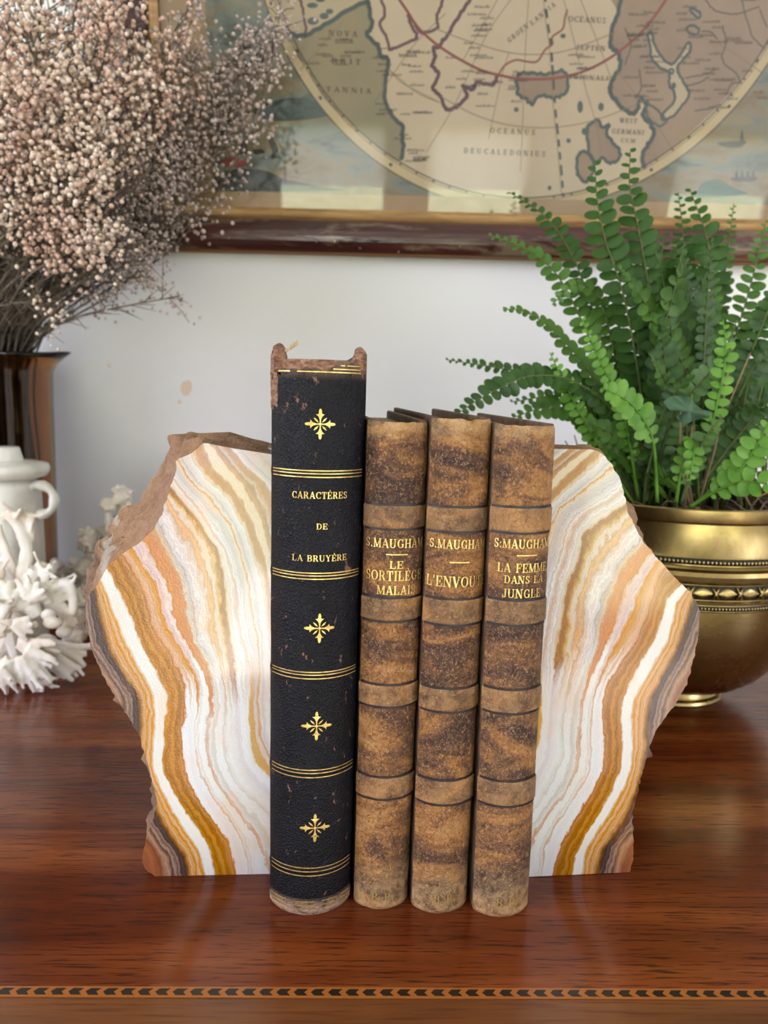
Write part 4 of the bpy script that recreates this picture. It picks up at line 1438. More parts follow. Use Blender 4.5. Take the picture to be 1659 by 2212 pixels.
# one broad bluish leaf in front of the crown
LEAFB = leafmat('bluish_leaf', (58, 92, 66), (86, 122, 90))
out = [(1432, 868), (1450, 856), (1472, 855), (1492, 858), (1500, 872), (1516, 884), (1536, 890), (1532, 902), (1512, 906), (1498, 908), (1480, 918), (1470, 912), (1466, 900), (1474, 892), (1462, 886), (1448, 888)]
yb_ = YF - .075
vs = [on_y(x, y, yb_ + .006 * math.sin(i * 1.7)) - FC for i, (x, y) in enumerate(out)]
c = sum(vs, Vector()) / len(vs) + Vector((0, -.003, 0))
mesh_obj('broad_leaf', [c] + vs, [(0, 1 + i, 1 + (i + 1) % len(vs)) for i in range(len(vs))], LEAFB, fern, True)

# ------------------------------------------------------------------ white jar, amber vase
CER = Mat('white_glaze', (232, 230, 222), .18, spec=.5)
CER.set('Base Color', CER.ramp(CER.noise(60, None, 4), [(.3, (214, 210, 198)), (.6, (236, 234, 227))]))
JY = .548
je = on_y(102, 1018, JY)
JC = Vector((je.x - .030, JY, 0))
jz = on_y(80, 1024, JY - .02).z
jar = empty('lidded_jar', JC)
tag(jar, 'white glazed lidded jar with ring handle behind the coral', 'jar')
lathe('body', [(.0, .001), (.021, .001), (.023, 0), (.0235, .006), (.024, .03), (.0238, .07), (.0236, jz - .018), (.0225, jz - .010), (.0200, jz - .006), (.0, jz - .006)], CER, jar, 64)
lid = lathe('lid', [(.0, jz - .006), (.020, jz - .006), (.0275, jz - .004), (.0298, jz - .001), (.0302, jz + .002), (.0290, jz + .0045), (.022, jz + .0062), (.0145, jz + .0072), (.0, jz + .0072)], CER, jar, 64)
lathe('knob', [(.0128, jz + .0068), (.0122, jz + .010), (.0112, jz + .0138), (.0108, jz + .0158), (.0096, jz + .0166), (.0, jz + .0166)], CER, lid, 48)
for s_ in (1, -1):
    mb = MB()
    pts = []
    for i in range(15):
        a = R_(-105 + 250 * i / 14)
        pts.append((s_ * (.0262 + .0105 * math.cos(a)), -.006, jz - .020 + .0105 * math.sin(a)))
    mb.tube(pts, [.0034 + .0007 * math.sin(i * 1.4) for i in range(15)], 12)
    mb.build('handle', CER, jar)

AMBER = Mat('amber_glass', (196, 146, 74), .03, spec=.5)
AMBER.set('Transmission Weight', 1.0)
AMBER.set('IOR', 1.5)
VY = .628
ve = on_y(104, 800, VY)
ve2 = on_y(94, 1000, VY)
VR = .050
VC = Vector((ve.x - VR, VY, 0))
vz = on_y(60, 762, VY - .03).z
vase = empty('amber_vase', VC)
tag(vase, 'dark amber glass vase with pouring lip holding dried flowers', 'vase')
seg, prof = 96, []
outer = [(.0, 0), (.044, 0), (.0465, .003), (VR - .0028, .06), (VR - .001, .14), (VR, vz - .014), (VR + .0008, vz - .008), (VR + .0035, vz - .003), (VR + .005, vz)]
inner = [(VR + .0025, vz + .0008), (VR - .0006, vz - .004), (VR - .003, vz - .012), (VR - .0035, .14), (VR - .005, .06), (.042, .008), (.0, .007)]
prof = outer + inner
vs, fs = [], []
for k in range(seg):
    a = 2 * math.pi * k / seg
    aa = (a + math.pi) % (2 * math.pi) - math.pi
    for r, z in prof:
        sp_ = math.exp(-((aa - .05) / .30) ** 2) * max(0, min(1, (z - vz + .016) / .016)) ** 1.5 if r > .02 else 0
        vs.append(((r + .0125 * sp_) * math.cos(a), (r + .0125 * sp_) * math.sin(a), z + .002 * sp_))
n = len(prof)
for k in range(seg):
    for i in range(n - 1):
        fs.append((k * n + i, ((k + 1) % seg) * n + i, ((k + 1) % seg) * n + i + 1, k * n + i + 1))
mesh_obj('glass_body', vs, fs, AMBER, vase, True)
VPAT = Mat('amber_relief', (120, 66, 14), .2)
VPAT.set('Transmission Weight', .4)

# ------------------------------------------------------------------ dried flowers
FLO = []
for i, (a, b, c_) in enumerate([((172, 138, 116), (222, 200, 180), (240, 228, 214)), ((146, 126, 118), (184, 166, 156), (212, 198, 190)), ((166, 126, 108), (214, 182, 162), (234, 216, 202))]):
    m = Mat('dried_floret_%d' % i, b, .75, spec=.25)
    m.set('Base Color', m.ramp(m.noise(170, None, 3, .6), [(.32, a), (.5, b), (.7, c_)]))
    FLO.append(m)
DSTEM = Mat('dried_stem', (112, 100, 84), .8)
DSTEM.set('Base Color', DSTEM.ramp(DSTEM.noise(60, None, 3), [(.3, (82, 72, 60)), (.7, (136, 122, 104))]))


SPRAYS = []


def spray(tip_px, tipy, clump, seed, tone, nflo, size, label, bend=0.0, base_px=None, spread=1.0, name='dried_flower_spray'):
    SPRAYS.append(dict(T=on_y(tip_px[0], tip_px[1], tipy), clump=clump, seed=seed, tone=tone, nflo=int(nflo * 1.45), size=size * .84, label=label, bend=bend, spread=spread, name=name))


class Space:
    """what is already taken up in the bunch, so that no stem, twig or flower is set through another one"""
    C = .004

    def __init__(s):
        s.g = {}

    def key(s, p):
        return int(p[0] // s.C), int(p[1] // s.C), int(p[2] // s.C)

    def add(s, p, r, who):
        s.g.setdefault(s.key(p), []).append((p[0], p[1], p[2], r, who))

    def hits(s, p, r, who):
        a, b, c = s.key(p)
        x, y, z = p[0], p[1], p[2]
        g = s.g
        for i in (a - 1, a, a + 1):
            for j in (b - 1, b, b + 1):
                for k in (c - 1, c, c + 1):
                    for q in g.get((i, j, k), ()):
                        if q[4] != who and (q[0] - x) ** 2 + (q[1] - y) ** 2 + (q[2] - z) ** 2 < (q[3] + r) ** 2:
                            return True
        return False


def samples(P, step=.0011):
    out = []
    for a, b in zip(P, P[1:]):
        n_ = max(1, int((b - a).length / step))
        out += [a.lerp(b, i / n_) for i in range(n_)]
    return out + [P[-1]]


def build_sprays():
    """each cut stem gets its own place in the mouth of the vase; then stalk, side twigs and the tiny round flowers"""
    n_ = len(SPRAYS)
    sp_, slots = .0058, []
    while True:
        slots = [Vector((sp_ * (i + .5 * (j % 2)), sp_ * .866 * j, 0)) for i in range(-14, 15) for j in range(-14, 15)]
        slots = [q for q in slots if q.length < .0385]
        if len(slots) >= n_:
            break
        sp_ *= .985
    rn = random.Random(8)
    rn.shuffle(slots)
    for _ in range(60000):           # stems on the right lean right, and so on: as few crossings as may be
        a, b = rn.randrange(n_), rn.randrange(len(slots))
        if a == b:
            continue
        ta = SPRAYS[a]['T']
        tb = SPRAYS[b]['T'] if b < n_ else VC
        d = (ta - tb)
        e = slots[b] - slots[a]
        if d.x * e.x + d.y * e.y * 1.6 > 0:
            slots[a], slots[b] = slots[b], slots[a]
    sp = Space()
    order = sorted(range(n_), key=lambda i: SPRAYS[i]['T'].z)
    for i in order:
        q = SPRAYS[i]
        rnd = random.Random(q['seed'])
        best = None
        foot = VC + slots[i] * .92 + Vector((0, 0, .0081))
        mo = VC + slots[i] + Vector((0, 0, vz + .002))
        for tr in range(260):
            am = min(.05, .006 + .0010 * tr)
            T = q['T'] + Vector((rnd.uniform(-1, 1), rnd.uniform(-1, 1), rnd.uniform(-1, 1))) * min(.02, .0005 * tr)
            m0 = foot.lerp(mo, .5) + Vector((rnd.uniform(-1, 1), rnd.uniform(-1, 1), 0)) * .0006
            m1 = mo.lerp(T, .36 + rnd.uniform(-.1, .1)) + Vector((rnd.uniform(-am, am), rnd.uniform(-am, am) * .8, .012 + q['bend'] + rnd.uniform(-am, am) * .4))
            m2 = mo.lerp(T, .70) + Vector((rnd.uniform(-am, am), rnd.uniform(-am, am) * .8, .008 + q['bend'] + rnd.uniform(-am, am) * .4))
            P = [Vector(p) for p in smooth_poly([tuple(foot), tuple(m0), tuple(mo), tuple(m1), tuple(m2), tuple(T)], 6)]
            S = samples(P)
            bad = sum(1 for k, p in enumerate(S) if sp.hits(p, .0011 * (1 - .6 * k / len(S)) + .00035, i))
            if best is None or bad < best[0]:
                best = (bad, P, S)
            if bad == 0:
                break
        q['bad'], q['P'], S = best
        for k, p in enumerate(S):
            sp.add(p, .0011 * (1 - .6 * k / len(S)), i)
    for i in range(n_):
        q = SPRAYS[i]
        P, rnd, size, spread = q['P'], random.Random(q['seed'] + 1), q['size'], q['spread']
        foot = P[0]
        n = len(P)
        Lst = n - 1
        root = empty(q['name'], foot)
        tag(root, q['label'], 'dried flower', 'dried flower sprays in the amber vase' if q['name'] != 'dried_stalk' else 'bare stalks in the amber vase')
        st, fl = MB(), MB()
        st.tube([p - foot for p in P], [.0011 * (1 - .6 * k / n) for k in range(n)], 5)

        def at(f):
            f = max(0.0, min(.9999, f)) * Lst
            k = int(f)
            return P[k].lerp(P[k + 1], f - k), (P[min(Lst, k + 2)] - P[max(0, k - 1)]).normalized()

        def free(pts, r):
            return not any(sp.hits(p, r + .00025, i) for p in samples(pts, .0007))

        def take(pts, r):
            for p in samples(pts):
                sp.add(p, r, i)
        for k in range(26):            # small dry needles low on the stalk
            for tr in range(5):
                p, t = at(rnd.uniform(.42, .95))
                d = (t * .7 + Vector((rnd.uniform(-1, 1), rnd.uniform(-1, 1), rnd.uniform(-1, 1))) * .6).normalized()
                e = p + d * rnd.uniform(.008, .022) * (1 - .12 * tr)
                if p.z > vz + .008 and free([p, e], .00045):
                    st.tube([p - foot, e - foot], [.00045, .0002], 3, False)
                    take([p, e], .00045)
                    break
        nt = max(5, q['nflo'] // 9)
        per = q['nflo'] // nt
        for k in range(nt):
            for tr in range(14):
                p, t = at(1 - (rnd.random() ** 1.2) * q['clump'])
                d = (t * rnd.uniform(.35, 1.0) + Vector((rnd.uniform(-1, 1), rnd.uniform(-1, 1), rnd.uniform(-.7, 1))) * .85).normalized()
                e = p + d * rnd.uniform(.010, .030) * spread * (1 - .04 * tr)
                c = p.lerp(e, .5) + Vector((0, 0, .0015))
                if e.y < .655 and free([p, c, e], .0005):
                    break
            else:
                continue
            st.tube([p - foot, c - foot, e - foot], [.0005, .0004, .0003], 3, False)
            take([p, c, e], .0005)
            for j in range(per):
                r = size * rnd.uniform(.72, 1.2)
                for tr in range(8):
                    g = rnd.uniform(.2, 1.12)
                    c0 = p.lerp(e, g) + Vector((rnd.gauss(0, 1), rnd.gauss(0, 1), rnd.gauss(0, 1))) * (.0034 + .0022 * g) * spread * (1 + .1 * tr)
                    if not sp.hits(c0, r * 1.16, i):
                        zz = rnd.uniform(.9, 1.16)
                        fl.ball(c0 - foot, r, ICO2 if size > .00125 else ICO1, (1, 1, zz))
                        sp.add(c0, r * 1.14, i)
                        break
        st.build('stem', DSTEM, root)
        tag(fl.build('florets', FLO[q['tone']], root), kind='stuff')


LB1 = 'dried spray of cream-beige bead flowers at the front of the bunch'
LB2 = 'dried spray of grey-pink bead flowers at the back of the bunch'
rnd = random.Random(21)
# traced sprays at the outline of the bunch and the bright clumps in front
for i, (x, y, Y, c, nf, sz) in enumerate([
        (388, 640, .585, .35, 34, .0015), (330, 596, .59, .4, 50, .0015), (476, 432, .60, .38, 46, .0016), (455, 395, .605, .35, 40, .0015), (420, 480, .60, .4, 44, .0015),
        (440, 330, .61, .45, 90, .0016), (500, 250, .615, .5, 110, .0016), (530, 180, .615, .5, 110, .0016), (560, 110, .61, .5, 120, .0016), (590, 40, .605, .5, 120, .0016), (625, -30, .60, .5, 120, .0016),
        (470, 210, .60, .5, 120, .0016), (440, 120, .60, .5, 120, .0016), (500, 40, .60, .5, 120, .0016), (420, 260, .60, .5, 110, .0016), (380, 330, .60, .5, 100, .0016), (400, 30, .60, .5, 120, .0017), (340, 200, .60, .5, 120, .0016),
        (330, 430, .59, .4, 70, .0015), (310, 520, .59, .4, 60, .0015), (360, 390, .595, .4, 80, .0015)]):
    spray((x, y), Y, c, 300 + i, 1, int(nf * 1.35), sz, LB2, rnd.uniform(-.004, .01))
for i, (x, y, Y, c, nf, sz, tn) in enumerate([
        (225, 330, .525, .26, 190, .0018, 0), (205, 400, .525, .22, 130, .0018, 2), (190, 300, .525, .25, 150, .0018, 0), (150, 290, .53, .25, 150, .0018, 2),
        (60, 230, .51, .30, 190, .0019, 2), (20, 200, .51, .3, 170, .0019, 0), (40, 300, .515, .3, 150, .0018, 2), (110, 330, .52, .3, 140, .0018, 0),
        (230, 490, .535, .18, 80, .0018, 0), (160, 540, .53, .15, 80, .0018, 2), (120, 500, .53, .14, 60, .0018, 2), (200, 520, .53, .15, 70, .0018, 0), (115, 680, .55, .10, 26, .0015, 0),
        (100, 60, .53, .4, 200, .0019, 0), (190, 40, .54, .4, 200, .0018, 2), (280, 90, .55, .4, 190, .0018, 0), (150, 140, .53, .35, 190, .0019, 0), (240, 200, .545, .35, 180, .0018, 2), (310, 250, .555, .35, 150, .0017, 0), (20, 60, .52, .4, 200, .0019, 2),
        (300, 30, .56, .4, 170, .0018, 0), (350, 110, .565, .4, 160, .0017, 2), (80, -20, .53, .4, 190, .0019, 0), (220, -30, .55, .4, 180, .0018, 2), (290, 330, .56, .3, 120, .0017, 2), (330, 300, .57, .3, 120, .0017, 0)]):
    spray((x, y), Y, c, 400 + i, tn, nf, sz, LB1, rnd.uniform(-.004, .014))
for i in range(34):            # filling of the bunch behind
    x, y = rnd.uniform(-60, 470), rnd.uniform(-120, 420)
    if x > 330 + (420 - y) * .25:
        continue
    spray((x, y), rnd.uniform(.56, .62), .5, 500 + i, 1, 110, .0016, LB2, rnd.uniform(-.004, .01))
for i in range(90):            # leafless grey stalks crowding the mouth of the vase
    x, y = rnd.uniform(-60, 330), rnd.uniform(330, 570)
    spray((x, y), rnd.uniform(.54, .64), .12, 600 + i, 1, 10, .0011, 'thin leafless grey stalk crowding the mouth of the amber vase', rnd.uniform(-.004, .01), spread=.7, name='dried_stalk')

build_sprays()

# ------------------------------------------------------------------ corals
CORAL = Mat('white_coral', (238, 232, 222), .55, spec=.35)
CORAL.set('Base Color', CORAL.ramp(CORAL.noise(38, None, 4), [(.3, (222, 204, 182)), (.5, (238, 230, 218)), (.7, (245, 242, 236))]))
CORAL.bump(CORAL.noise(420, None, 4), .3, .0012)
CORALB = Mat('cream_coral', (216, 206, 190), .8)
CORALB.set('Base Color', CORALB.ramp(CORALB.noise(50, None, 4), [(.3, (186, 168, 142)), (.6, (224, 216, 202))]))
CORALB.bump(CORALB.noise(300, None, 5), .6, .002)


def remesh(o, vox, it=4):
    r = o.modifiers.new('fuse', 'REMESH')
    r.mode = 'VOXEL'
    r.voxel_size = vox
    r.use_smooth_shade = True
    s_ = o.modifiers.new('soften', 'SMOOTH')
    s_.factor = .5
    s_.iterations = it


CO = on_z(20, 1500)
CO.y += .02
mb = MB()


def cbranch(pts, r0, r1, Y0_, Y1_=None, twigs=2, rr=random.Random(9)):
    Y1_ = Y0_ if Y1_ is None else Y1_
    n_ = len(pts) - 1
    W = []
    for i, (x, y) in enumerate(pts):
        Yi = Y0_ + (Y1_ - Y0_) * i / n_
        q = on_y(x, y, Yi)
        q.z = max(q.z, .0035)
        W.append(q)
    W = [Vector(q) for q in smooth_poly([tuple(q) for q in W], 5)]
    k = .49 / FPX
    m_ = len(W)
    rad = [(r0 + (r1 - r0) * i / (m_ - 1)) * k * rr.uniform(.9, 1.12) for i in range(m_)]
    mb.tube([q - CO for q in W], rad, 9, True, Vector((rr.uniform(-.3, .3), -1, rr.uniform(-.2, .4))).normalized())
    for t in range(twigs):
        i = rr.randrange(m_ // 2, m_)
        d = Vector((rr.uniform(-1, 1), rr.uniform(-.7, .7), rr.uniform(-.4, 1))).normalized()
        l = rr.uniform(.006, .012)
        e = W[i] + d * l
        e.z = max(e.z, .002)
        mb.tube([W[i] - CO, e - CO], [rad[i] * .8, .0010], 7)


def cblob(x, y, Y, r, sc=(1, .6, 1)):
    q = on_y(x, y, Y)
    mb.ball(q - CO, r * .49 / FPX, ICO2, sc)


cblob(15, 1350, .512, 46, (1, .5, 1.1))
cblob(30, 1425, .505, 44, (1.1, .6, .6))
cblob(-25, 1400, .508, 50, (1, .5, 1))
cblob(100, 1385, .512, 28, (1, .6, .8))


def fan(cx, cy, Y, ang, spread, n_, ln, w0, seed, tilt=.0):
    """flat fan of tapering fingers fused at their root, angles in the picture plane"""
    rr = random.Random(seed)
    k = Y / FPX
    base = on_y(cx, cy, Y) - CO
    fl_ = Vector((rr.uniform(-.35, .35), -1, rr.uniform(-.35, .35))).normalized()
    for q in range(n_):
        a = R_(ang + spread * ((q + .5) / n_ - .5) + rr.uniform(-6, 6))
        l = ln * k * rr.uniform(.7, 1.1)
        d = Vector((math.cos(a), tilt + rr.uniform(-.12, .12), math.sin(a)))
        b = Vector((math.cos(a + .5), 0, math.sin(a + .5))) * rr.uniform(-.12, .12) * l
        P_ = [base, base + d * l * .4 + b * .6, base + d * l * .75 + b, base + d * l]
        for p in P_:
            p.z = max(p.z, .0016)
        P_ = [Vector(p) for p in smooth_poly([tuple(p) for p in P_], 4)]
        m_ = len(P_)
        rad = [w0 * k * (1 - .62 * i_ / (m_ - 1)) * rr.uniform(.88, 1.1) for i_ in range(m_)]
        mb.tube(P_, rad, 8, True, fl_)
        if rr.random() < .75:       # forked tip
            i_ = int(m_ * rr.uniform(.5, .8))
            e = P_[i_] + (d + Vector((rr.uniform(-.9, .9), rr.uniform(-.3, .3), rr.uniform(-.9, .9)))).normalized() * l * .3
            e.z = max(e.z, .0012)
            mb.tube([P_[i_], e], [rad[i_] * .8, rad[-1] * .8], 7, True, fl_)


# upper branches
for a in [([(45, 1310), (50, 1240), (58, 1185), (45, 1145), (22, 1110), (4, 1115)], 11, 6, .497), ([(55, 1200), (66, 1150), (66, 1104)], 7, 6, .499), ([(30, 1120), (28, 1102)], 7, 5, .497), ([(44, 1150), (46, 1104)], 6, 5, .499),
          ([(-6, 1130), (8, 1180), (35, 1250)], 6, 9, .502), ([(-10, 1250), (5, 1225)], 11, 6, .492), ([(50, 1280), (75, 1240), (90, 1212)], 13, 6, .495), ([(60, 1250), (84, 1230), (98, 1226)], 9, 5, .495),
          ([(92, 1300), (98, 1245), (112, 1216)], 7, 5, .492), ([(96, 1250), (88, 1222)], 6, 4, .492), ([(50, 1300), (90, 1270), (105, 1300)], 15, 8, .487), ([(20, 1290), (60, 1300), (80, 1330)], 16, 10, .484), ([(-10, 1270), (20, 1280), (10, 1330)], 14, 8, .486),
          ([(98, 1310), (118, 1275), (140, 1255), (156, 1280), (158, 1310), (152, 1326)], 8, 6, .492, .488), ([(145, 1262), (170, 1292), (177, 1302)], 8, 4, .495), ([(120, 1262), (132, 1250)], 8, 5, .492), ([(150, 1300), (172, 1340), (184, 1300)], 8, 5, .505), ([(160, 1340), (178, 1370), (150, 1385)], 10, 6, .51), ([(0, 1330), (14, 1300), (-4, 1296)], 8, 5, .477)]:
    cbranch(*a, twigs=3)
for a in [(60, 1290, .480, 60, 130, 5, 55, 9, 1), (20, 1300, .478, 110, 120, 5, 50, 9, 2), (100, 1300, .490, 20, 120, 5, 60, 9, 3), (130, 1330, .492, -10, 110, 5, 55, 9, 4),
          (40, 1385, .472, -25, 60, 4, 85, 9, 5), (60, 1400, .468, -45, 60, 4, 80, 8, 6), (45, 1415, .466, -75, 70, 5, 85, 8, 7), (20, 1420, .466, -110, 70, 5, 85, 8, 8), (110, 1390, .488, -22, 60, 5, 88, 10, 9), (100, 1405, .480, -50, 50, 4, 82, 9, 10),
          (-10, 1400, .468, -140, 80, 4, 70, 9, 11), (10, 1360, .474, 170, 90, 4, 50, 9, 12), (30, 1345, .470, -20, 90, 4, 45, 8, 13), (140, 1370, .498, -10, 70, 4, 52, 9, 14), (0, 1440, .462, -80, 90, 5, 70, 7, 15), (70, 1440, .470, -60, 50, 4, 72, 8, 16)]:
    fan(*a)
cblob(105, 1325, .480, 17, (1, .8, .85))
cblob(114, 1342, .478, 19, (1.2, .7, .7))
cblob(138, 1362, .486, 18, (1, .7, .8))
cblob(75, 1345, .475, 8, (1, 1, 1))
for k in range(9):       # feet towards the table on the far side
    a = rnd.uniform(0, 6.28)
    mb.tube([Vector((-.012, .012, .03)), Vector((-.012 + .03 * math.cos(a), .012 + .014 * math.sin(a), .002))], [.006, .002], 7)
coral = mb.build('branching_coral', CORAL)
coral.location = CO - Vector((0, 0, .0011))
remesh(coral, .0008, 1)
tag(coral, 'white branching coral with flat plates and finger tips before the jar', 'coral')

C2 = Vector(on_z(215, 1400))
C2.y = .60
C2.x = on_y(240, 1200, .60).x
mb = MB()
rnd = random.Random(4)
for (x, y, r) in [(264, 1072, 26), (285, 1110, 30), (190, 1166, 26), (222, 1160, 30), (250, 1140, 30), (232, 1090, 14), (130, 1232, 26), (158, 1250, 34), (120, 1275, 22), (190, 1230, 40), (230, 1250, 46), (180, 1300, 36), (150, 1300, 26), (205, 1330, 34), (185, 1390, 22), (260, 1300, 46), (175, 1360, 24)]:
    Y = .60 + rnd.uniform(-.02, .02)
    q = on_y(x, y, Y)
    k = Y / FPX
    q.z = max(q.z, r * k * .8)
    mb.ball(q - C2, r * k * .72, ICO2)
    for j in range(34):
        d = Vector((rnd.gauss(0, 1), rnd.gauss(0, 1), rnd.gauss(0, 1))).normalized()
        p = q - C2 + d * r * k * rnd.uniform(.72, 1.02)
        p.z = max(p.z, .002)
        mb.ball(p, rnd.uniform(.0017, .0031), ICO1)
    mb.tube([q - C2, Vector(((q - C2).x * .6, 0, .004))], [r * k * .4, .012], 8)
mb.ball(Vector((0, 0, .012)), .03, ICO2, (1.1, .7, .42))
for v in mb.v:
    v.z = max(v.z, .0004)
c2 = mb.build('cauliflower_coral', CORALB)
c2.location = C2
remesh(c2, .0011, 1)
tag(c2, 'cream knobbly coral by the wall behind the broken-shouldered bookend', 'coral')

# ------------------------------------------------------------------ framed map
TILT = R_(8.5)
FY = .6822
FP0 = on_y(829.5, 549, FY)
LZ = Vector((0, -math.sin(TILT), math.cos(TILT)))
LY = Vector((0, math.cos(TILT), math.sin(TILT)))
pic = empty('framed_map', FP0)
pic.rotation_euler = (TILT, 0, 0)
tag(pic, 'antique map print under glass in a worn dark frame on the wall', 'picture')


def mp(px, py, off=0.0):
    Q = on_plane(px, py, FP0 + LY * off, LY) - FP0
    return Q.x, Q.dot(LZ)


ROSEW = Mat('rosewood_wear_glare', (62, 34, 30), .18, spec=.5)
_n1 = ROSEW.noise(1, ROSEW.coord((5, 40, 130)), 4, .6, .8)
_b = ROSEW.ramp(_n1, [(.3, (38, 18, 16)), (.5, (66, 34, 30)), (.7, (92, 52, 44))])
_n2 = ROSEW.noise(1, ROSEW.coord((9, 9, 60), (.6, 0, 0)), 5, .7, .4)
_b = ROSEW.mix(ROSEW.grey(_n2, .52, .60, 0, .6), _b, (128, 112, 90))  # greyish patches: window reflections in the varnish, painted into the colour
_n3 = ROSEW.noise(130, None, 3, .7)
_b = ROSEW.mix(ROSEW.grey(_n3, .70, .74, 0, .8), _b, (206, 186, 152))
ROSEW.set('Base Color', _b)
ROSEW.bump(_n2, .4, .002)
GOLDF = Mat('frame_gilding', (178, 134, 72), .45, .25)
GOLDF.set('Base Color', GOLDF.ramp(GOLDF.noise(1, GOLDF.coord((14, 60, 200)), 4, .7), [(.3, (112, 82, 50)), (.55, (172, 134, 84)), (.75, (204, 168, 116))]))
MATB = Mat('tan_mount', (188, 152, 106), .85)
MATB.set('Base Color', MATB.ramp(MATB.noise(30, None, 4), [(.3, (200, 164, 120)), (.7, (218, 184, 142))]))
YELL = Mat('mount_line', (196, 160, 72), .7)

PRX0, PRZ0 = mp(460, 412, .010)
PRX1, PRZ1 = .46, .50
SLZ0 = mp(829, 470, .004)[1]
VNZ0 = mp(829, 488, 0)[1]
MATZ0 = mp(829, 455, .008)[1]
# bands of the frame measured from the print outwards, bottom; sides alike but for a wider mount
mtb = PRZ0 - MATZ0
mts = .036
fx0, fx1, fz0, fz1 = PRX0 - mts, PRX1 + mts, MATZ0, PRZ1 + mtb
WS, WV = .0095, .0245      # gilt slip and veneer widths


def rails(name, inner, wd, y0, y1, mat, prof=0.0):
    """four mitred members round a rectangle"""
    ax0, ax1, az0, az1 = inner
    bx0, bx1, bz0, bz1 = ax0 - wd, ax1 + wd, az0 - wd, az1 + wd
    quads = [((bx0, bz0), (bx1, bz0), (ax1, az0), (ax0, az0)), ((bx1, bz0), (bx1, bz1), (ax1, az1), (ax1, az0)), ((bx1, bz1), (bx0, bz1), (ax0, az1), (ax1, az1)), ((bx0, bz1), (bx0, bz0), (ax0, az0), (ax0, az1))]
    for q in quads:
        n_ = 6
        vs, fs = [], []
        for i in range(n_ + 1):
            f = i / n_
            yy = y0 - prof * math.sin(math.pi * f)
            a = Vector((q[0][0] + (q[3][0] - q[0][0]) * f, yy, q[0][1] + (q[3][1] - q[0][1]) * f))
            b = Vector((q[1][0] + (q[2][0] - q[1][0]) * f, yy, q[1][1] + (q[2][1] - q[1][1]) * f))
            vs += [a, b]
        for x, z in q:
            vs.append(Vector((x, y1, z)))
        fs = [(2 * i, 2 * i + 1, 2 * i + 3, 2 * i + 2) for i in range(n_)]
        k = 2 * (n_ + 1)
        fs += [(k + 3, k + 2, k + 1, k), (0, k, k + 1, 1), (2 * n_, 2 * n_ + 1, k + 2, k + 3)]
        fs += [tuple([2 * i for i in range(n_ + 1)] + [k + 3, k]), tuple([2 * i + 1 for i in range(n_, -1, -1)] + [k + 1, k + 2])]
        mesh_obj(name, vs, fs, mat, pic)


rails('gilt_slip', (fx0, fx1, fz0, fz1), WS, .0045, .016, GOLDF, .0022)
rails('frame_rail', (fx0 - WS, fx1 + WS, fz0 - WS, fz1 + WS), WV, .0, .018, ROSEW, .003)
GOLDD = Mat('frame_dull_gilding', (112, 76, 40), .5, .2)
rails('gilt_edge', (fx0 - WS - WV, fx1 + WS + WV, fz0 - WS - WV, fz1 + WS + WV), .0032, .003, .018, GOLDD, .0006)
box_obj('back_board', (fx0, fx1, .0125, .016, fz0, fz1), MATB, pic)
box_obj('mount', (fx0, fx1, .0105, .0124, fz0, fz1), MATB, pic)
GLASS = bpy.data.materials.new('picture_glass')
GLASS.use_nodes = True
nt = GLASS.node_tree
nt.nodes.clear()
o_ = nt.nodes.new('ShaderNodeOutputMaterial')
mxs = nt.nodes.new('ShaderNodeMixShader')
tr_ = nt.nodes.new('ShaderNodeBsdfTransparent')
gl_ = nt.nodes.new('ShaderNodeBsdfGlossy')
gl_.inputs['Roughness'].default_value = .004
fr_ = nt.nodes.new('ShaderNodeFresnel')
fr_.inputs[0].default_value = 1.5
nt.links.new(fr_.outputs[0], mxs.inputs[0])
nt.links.new(tr_.outputs[0], mxs.inputs[1])
nt.links.new(gl_.outputs[0], mxs.inputs[2])
nt.links.new(mxs.outputs[0], o_.inputs[0])
box_obj('glass_pane', (fx0, fx1, .0066, .0084, fz0, fz1), type('G', (), {'m': GLASS})(), pic)

PY = .0103
PRINT = Mat('map_vignette_print', (140, 128, 98), .8)
_n1 = PRINT.noise(1, PRINT.coord((16, 1, 50), (1.2, 0, .4)), 4, .6, .6)
PRINT.set('Base Color', PRINT.ramp(_n1, [(.28, (100, 108, 100)), (.42, (146, 156, 148)), (.52, (170, 156, 126)), (.64, (160, 138, 104)), (.78, (196, 180, 148))]))
SEA = Mat('map_sea', (218, 188, 146), .8)
SEA.set('Base Color', SEA.ramp(SEA.noise(12, None, 4), [(.3, (236, 210, 178)), (.7, (246, 224, 194))]))
RINGM = Mat('map_border_ring', (238, 214, 166), .8)
LANDL = Mat('map_land_olive', (160, 142, 104), .8)
LANDL.set('Base Color', LANDL.ramp(LANDL.noise(14, None, 4), [(.3, (164, 156, 126)), (.7, (190, 168, 128))]))
LANDR = Mat('map_land_brown', (166, 134, 106), .8)
LANDR.set('Base Color', LANDR.ramp(LANDR.noise(14, None, 4), [(.3, (172, 144, 122)), (.7, (198, 168, 140))]))
COAST = Mat('map_coast_blue', (96, 112, 106), .8)
COASTP = Mat('map_coast_purple', (136, 92, 96), .8)
REDL = Mat('map_red_line', (176, 92, 76), .8)
INK = Mat('map_ink', (92, 78, 58), .8)
INKP = Mat('map_pale_ink', (164, 142, 106), .8)
CREAM = Mat('map_cream', (226, 204, 168), .8)
SLATE = Mat('map_slate', (84, 88, 82), .8)
TEAL = Mat('map_teal', (86, 130, 116), .8)
ROSE = Mat('map_rose', (184, 92, 84), .8)
prn = box_obj('map_print', (PRX0, PRX1, PY, .0115, PRZ0, PRZ1), PRINT, pic)
LAY = [0]


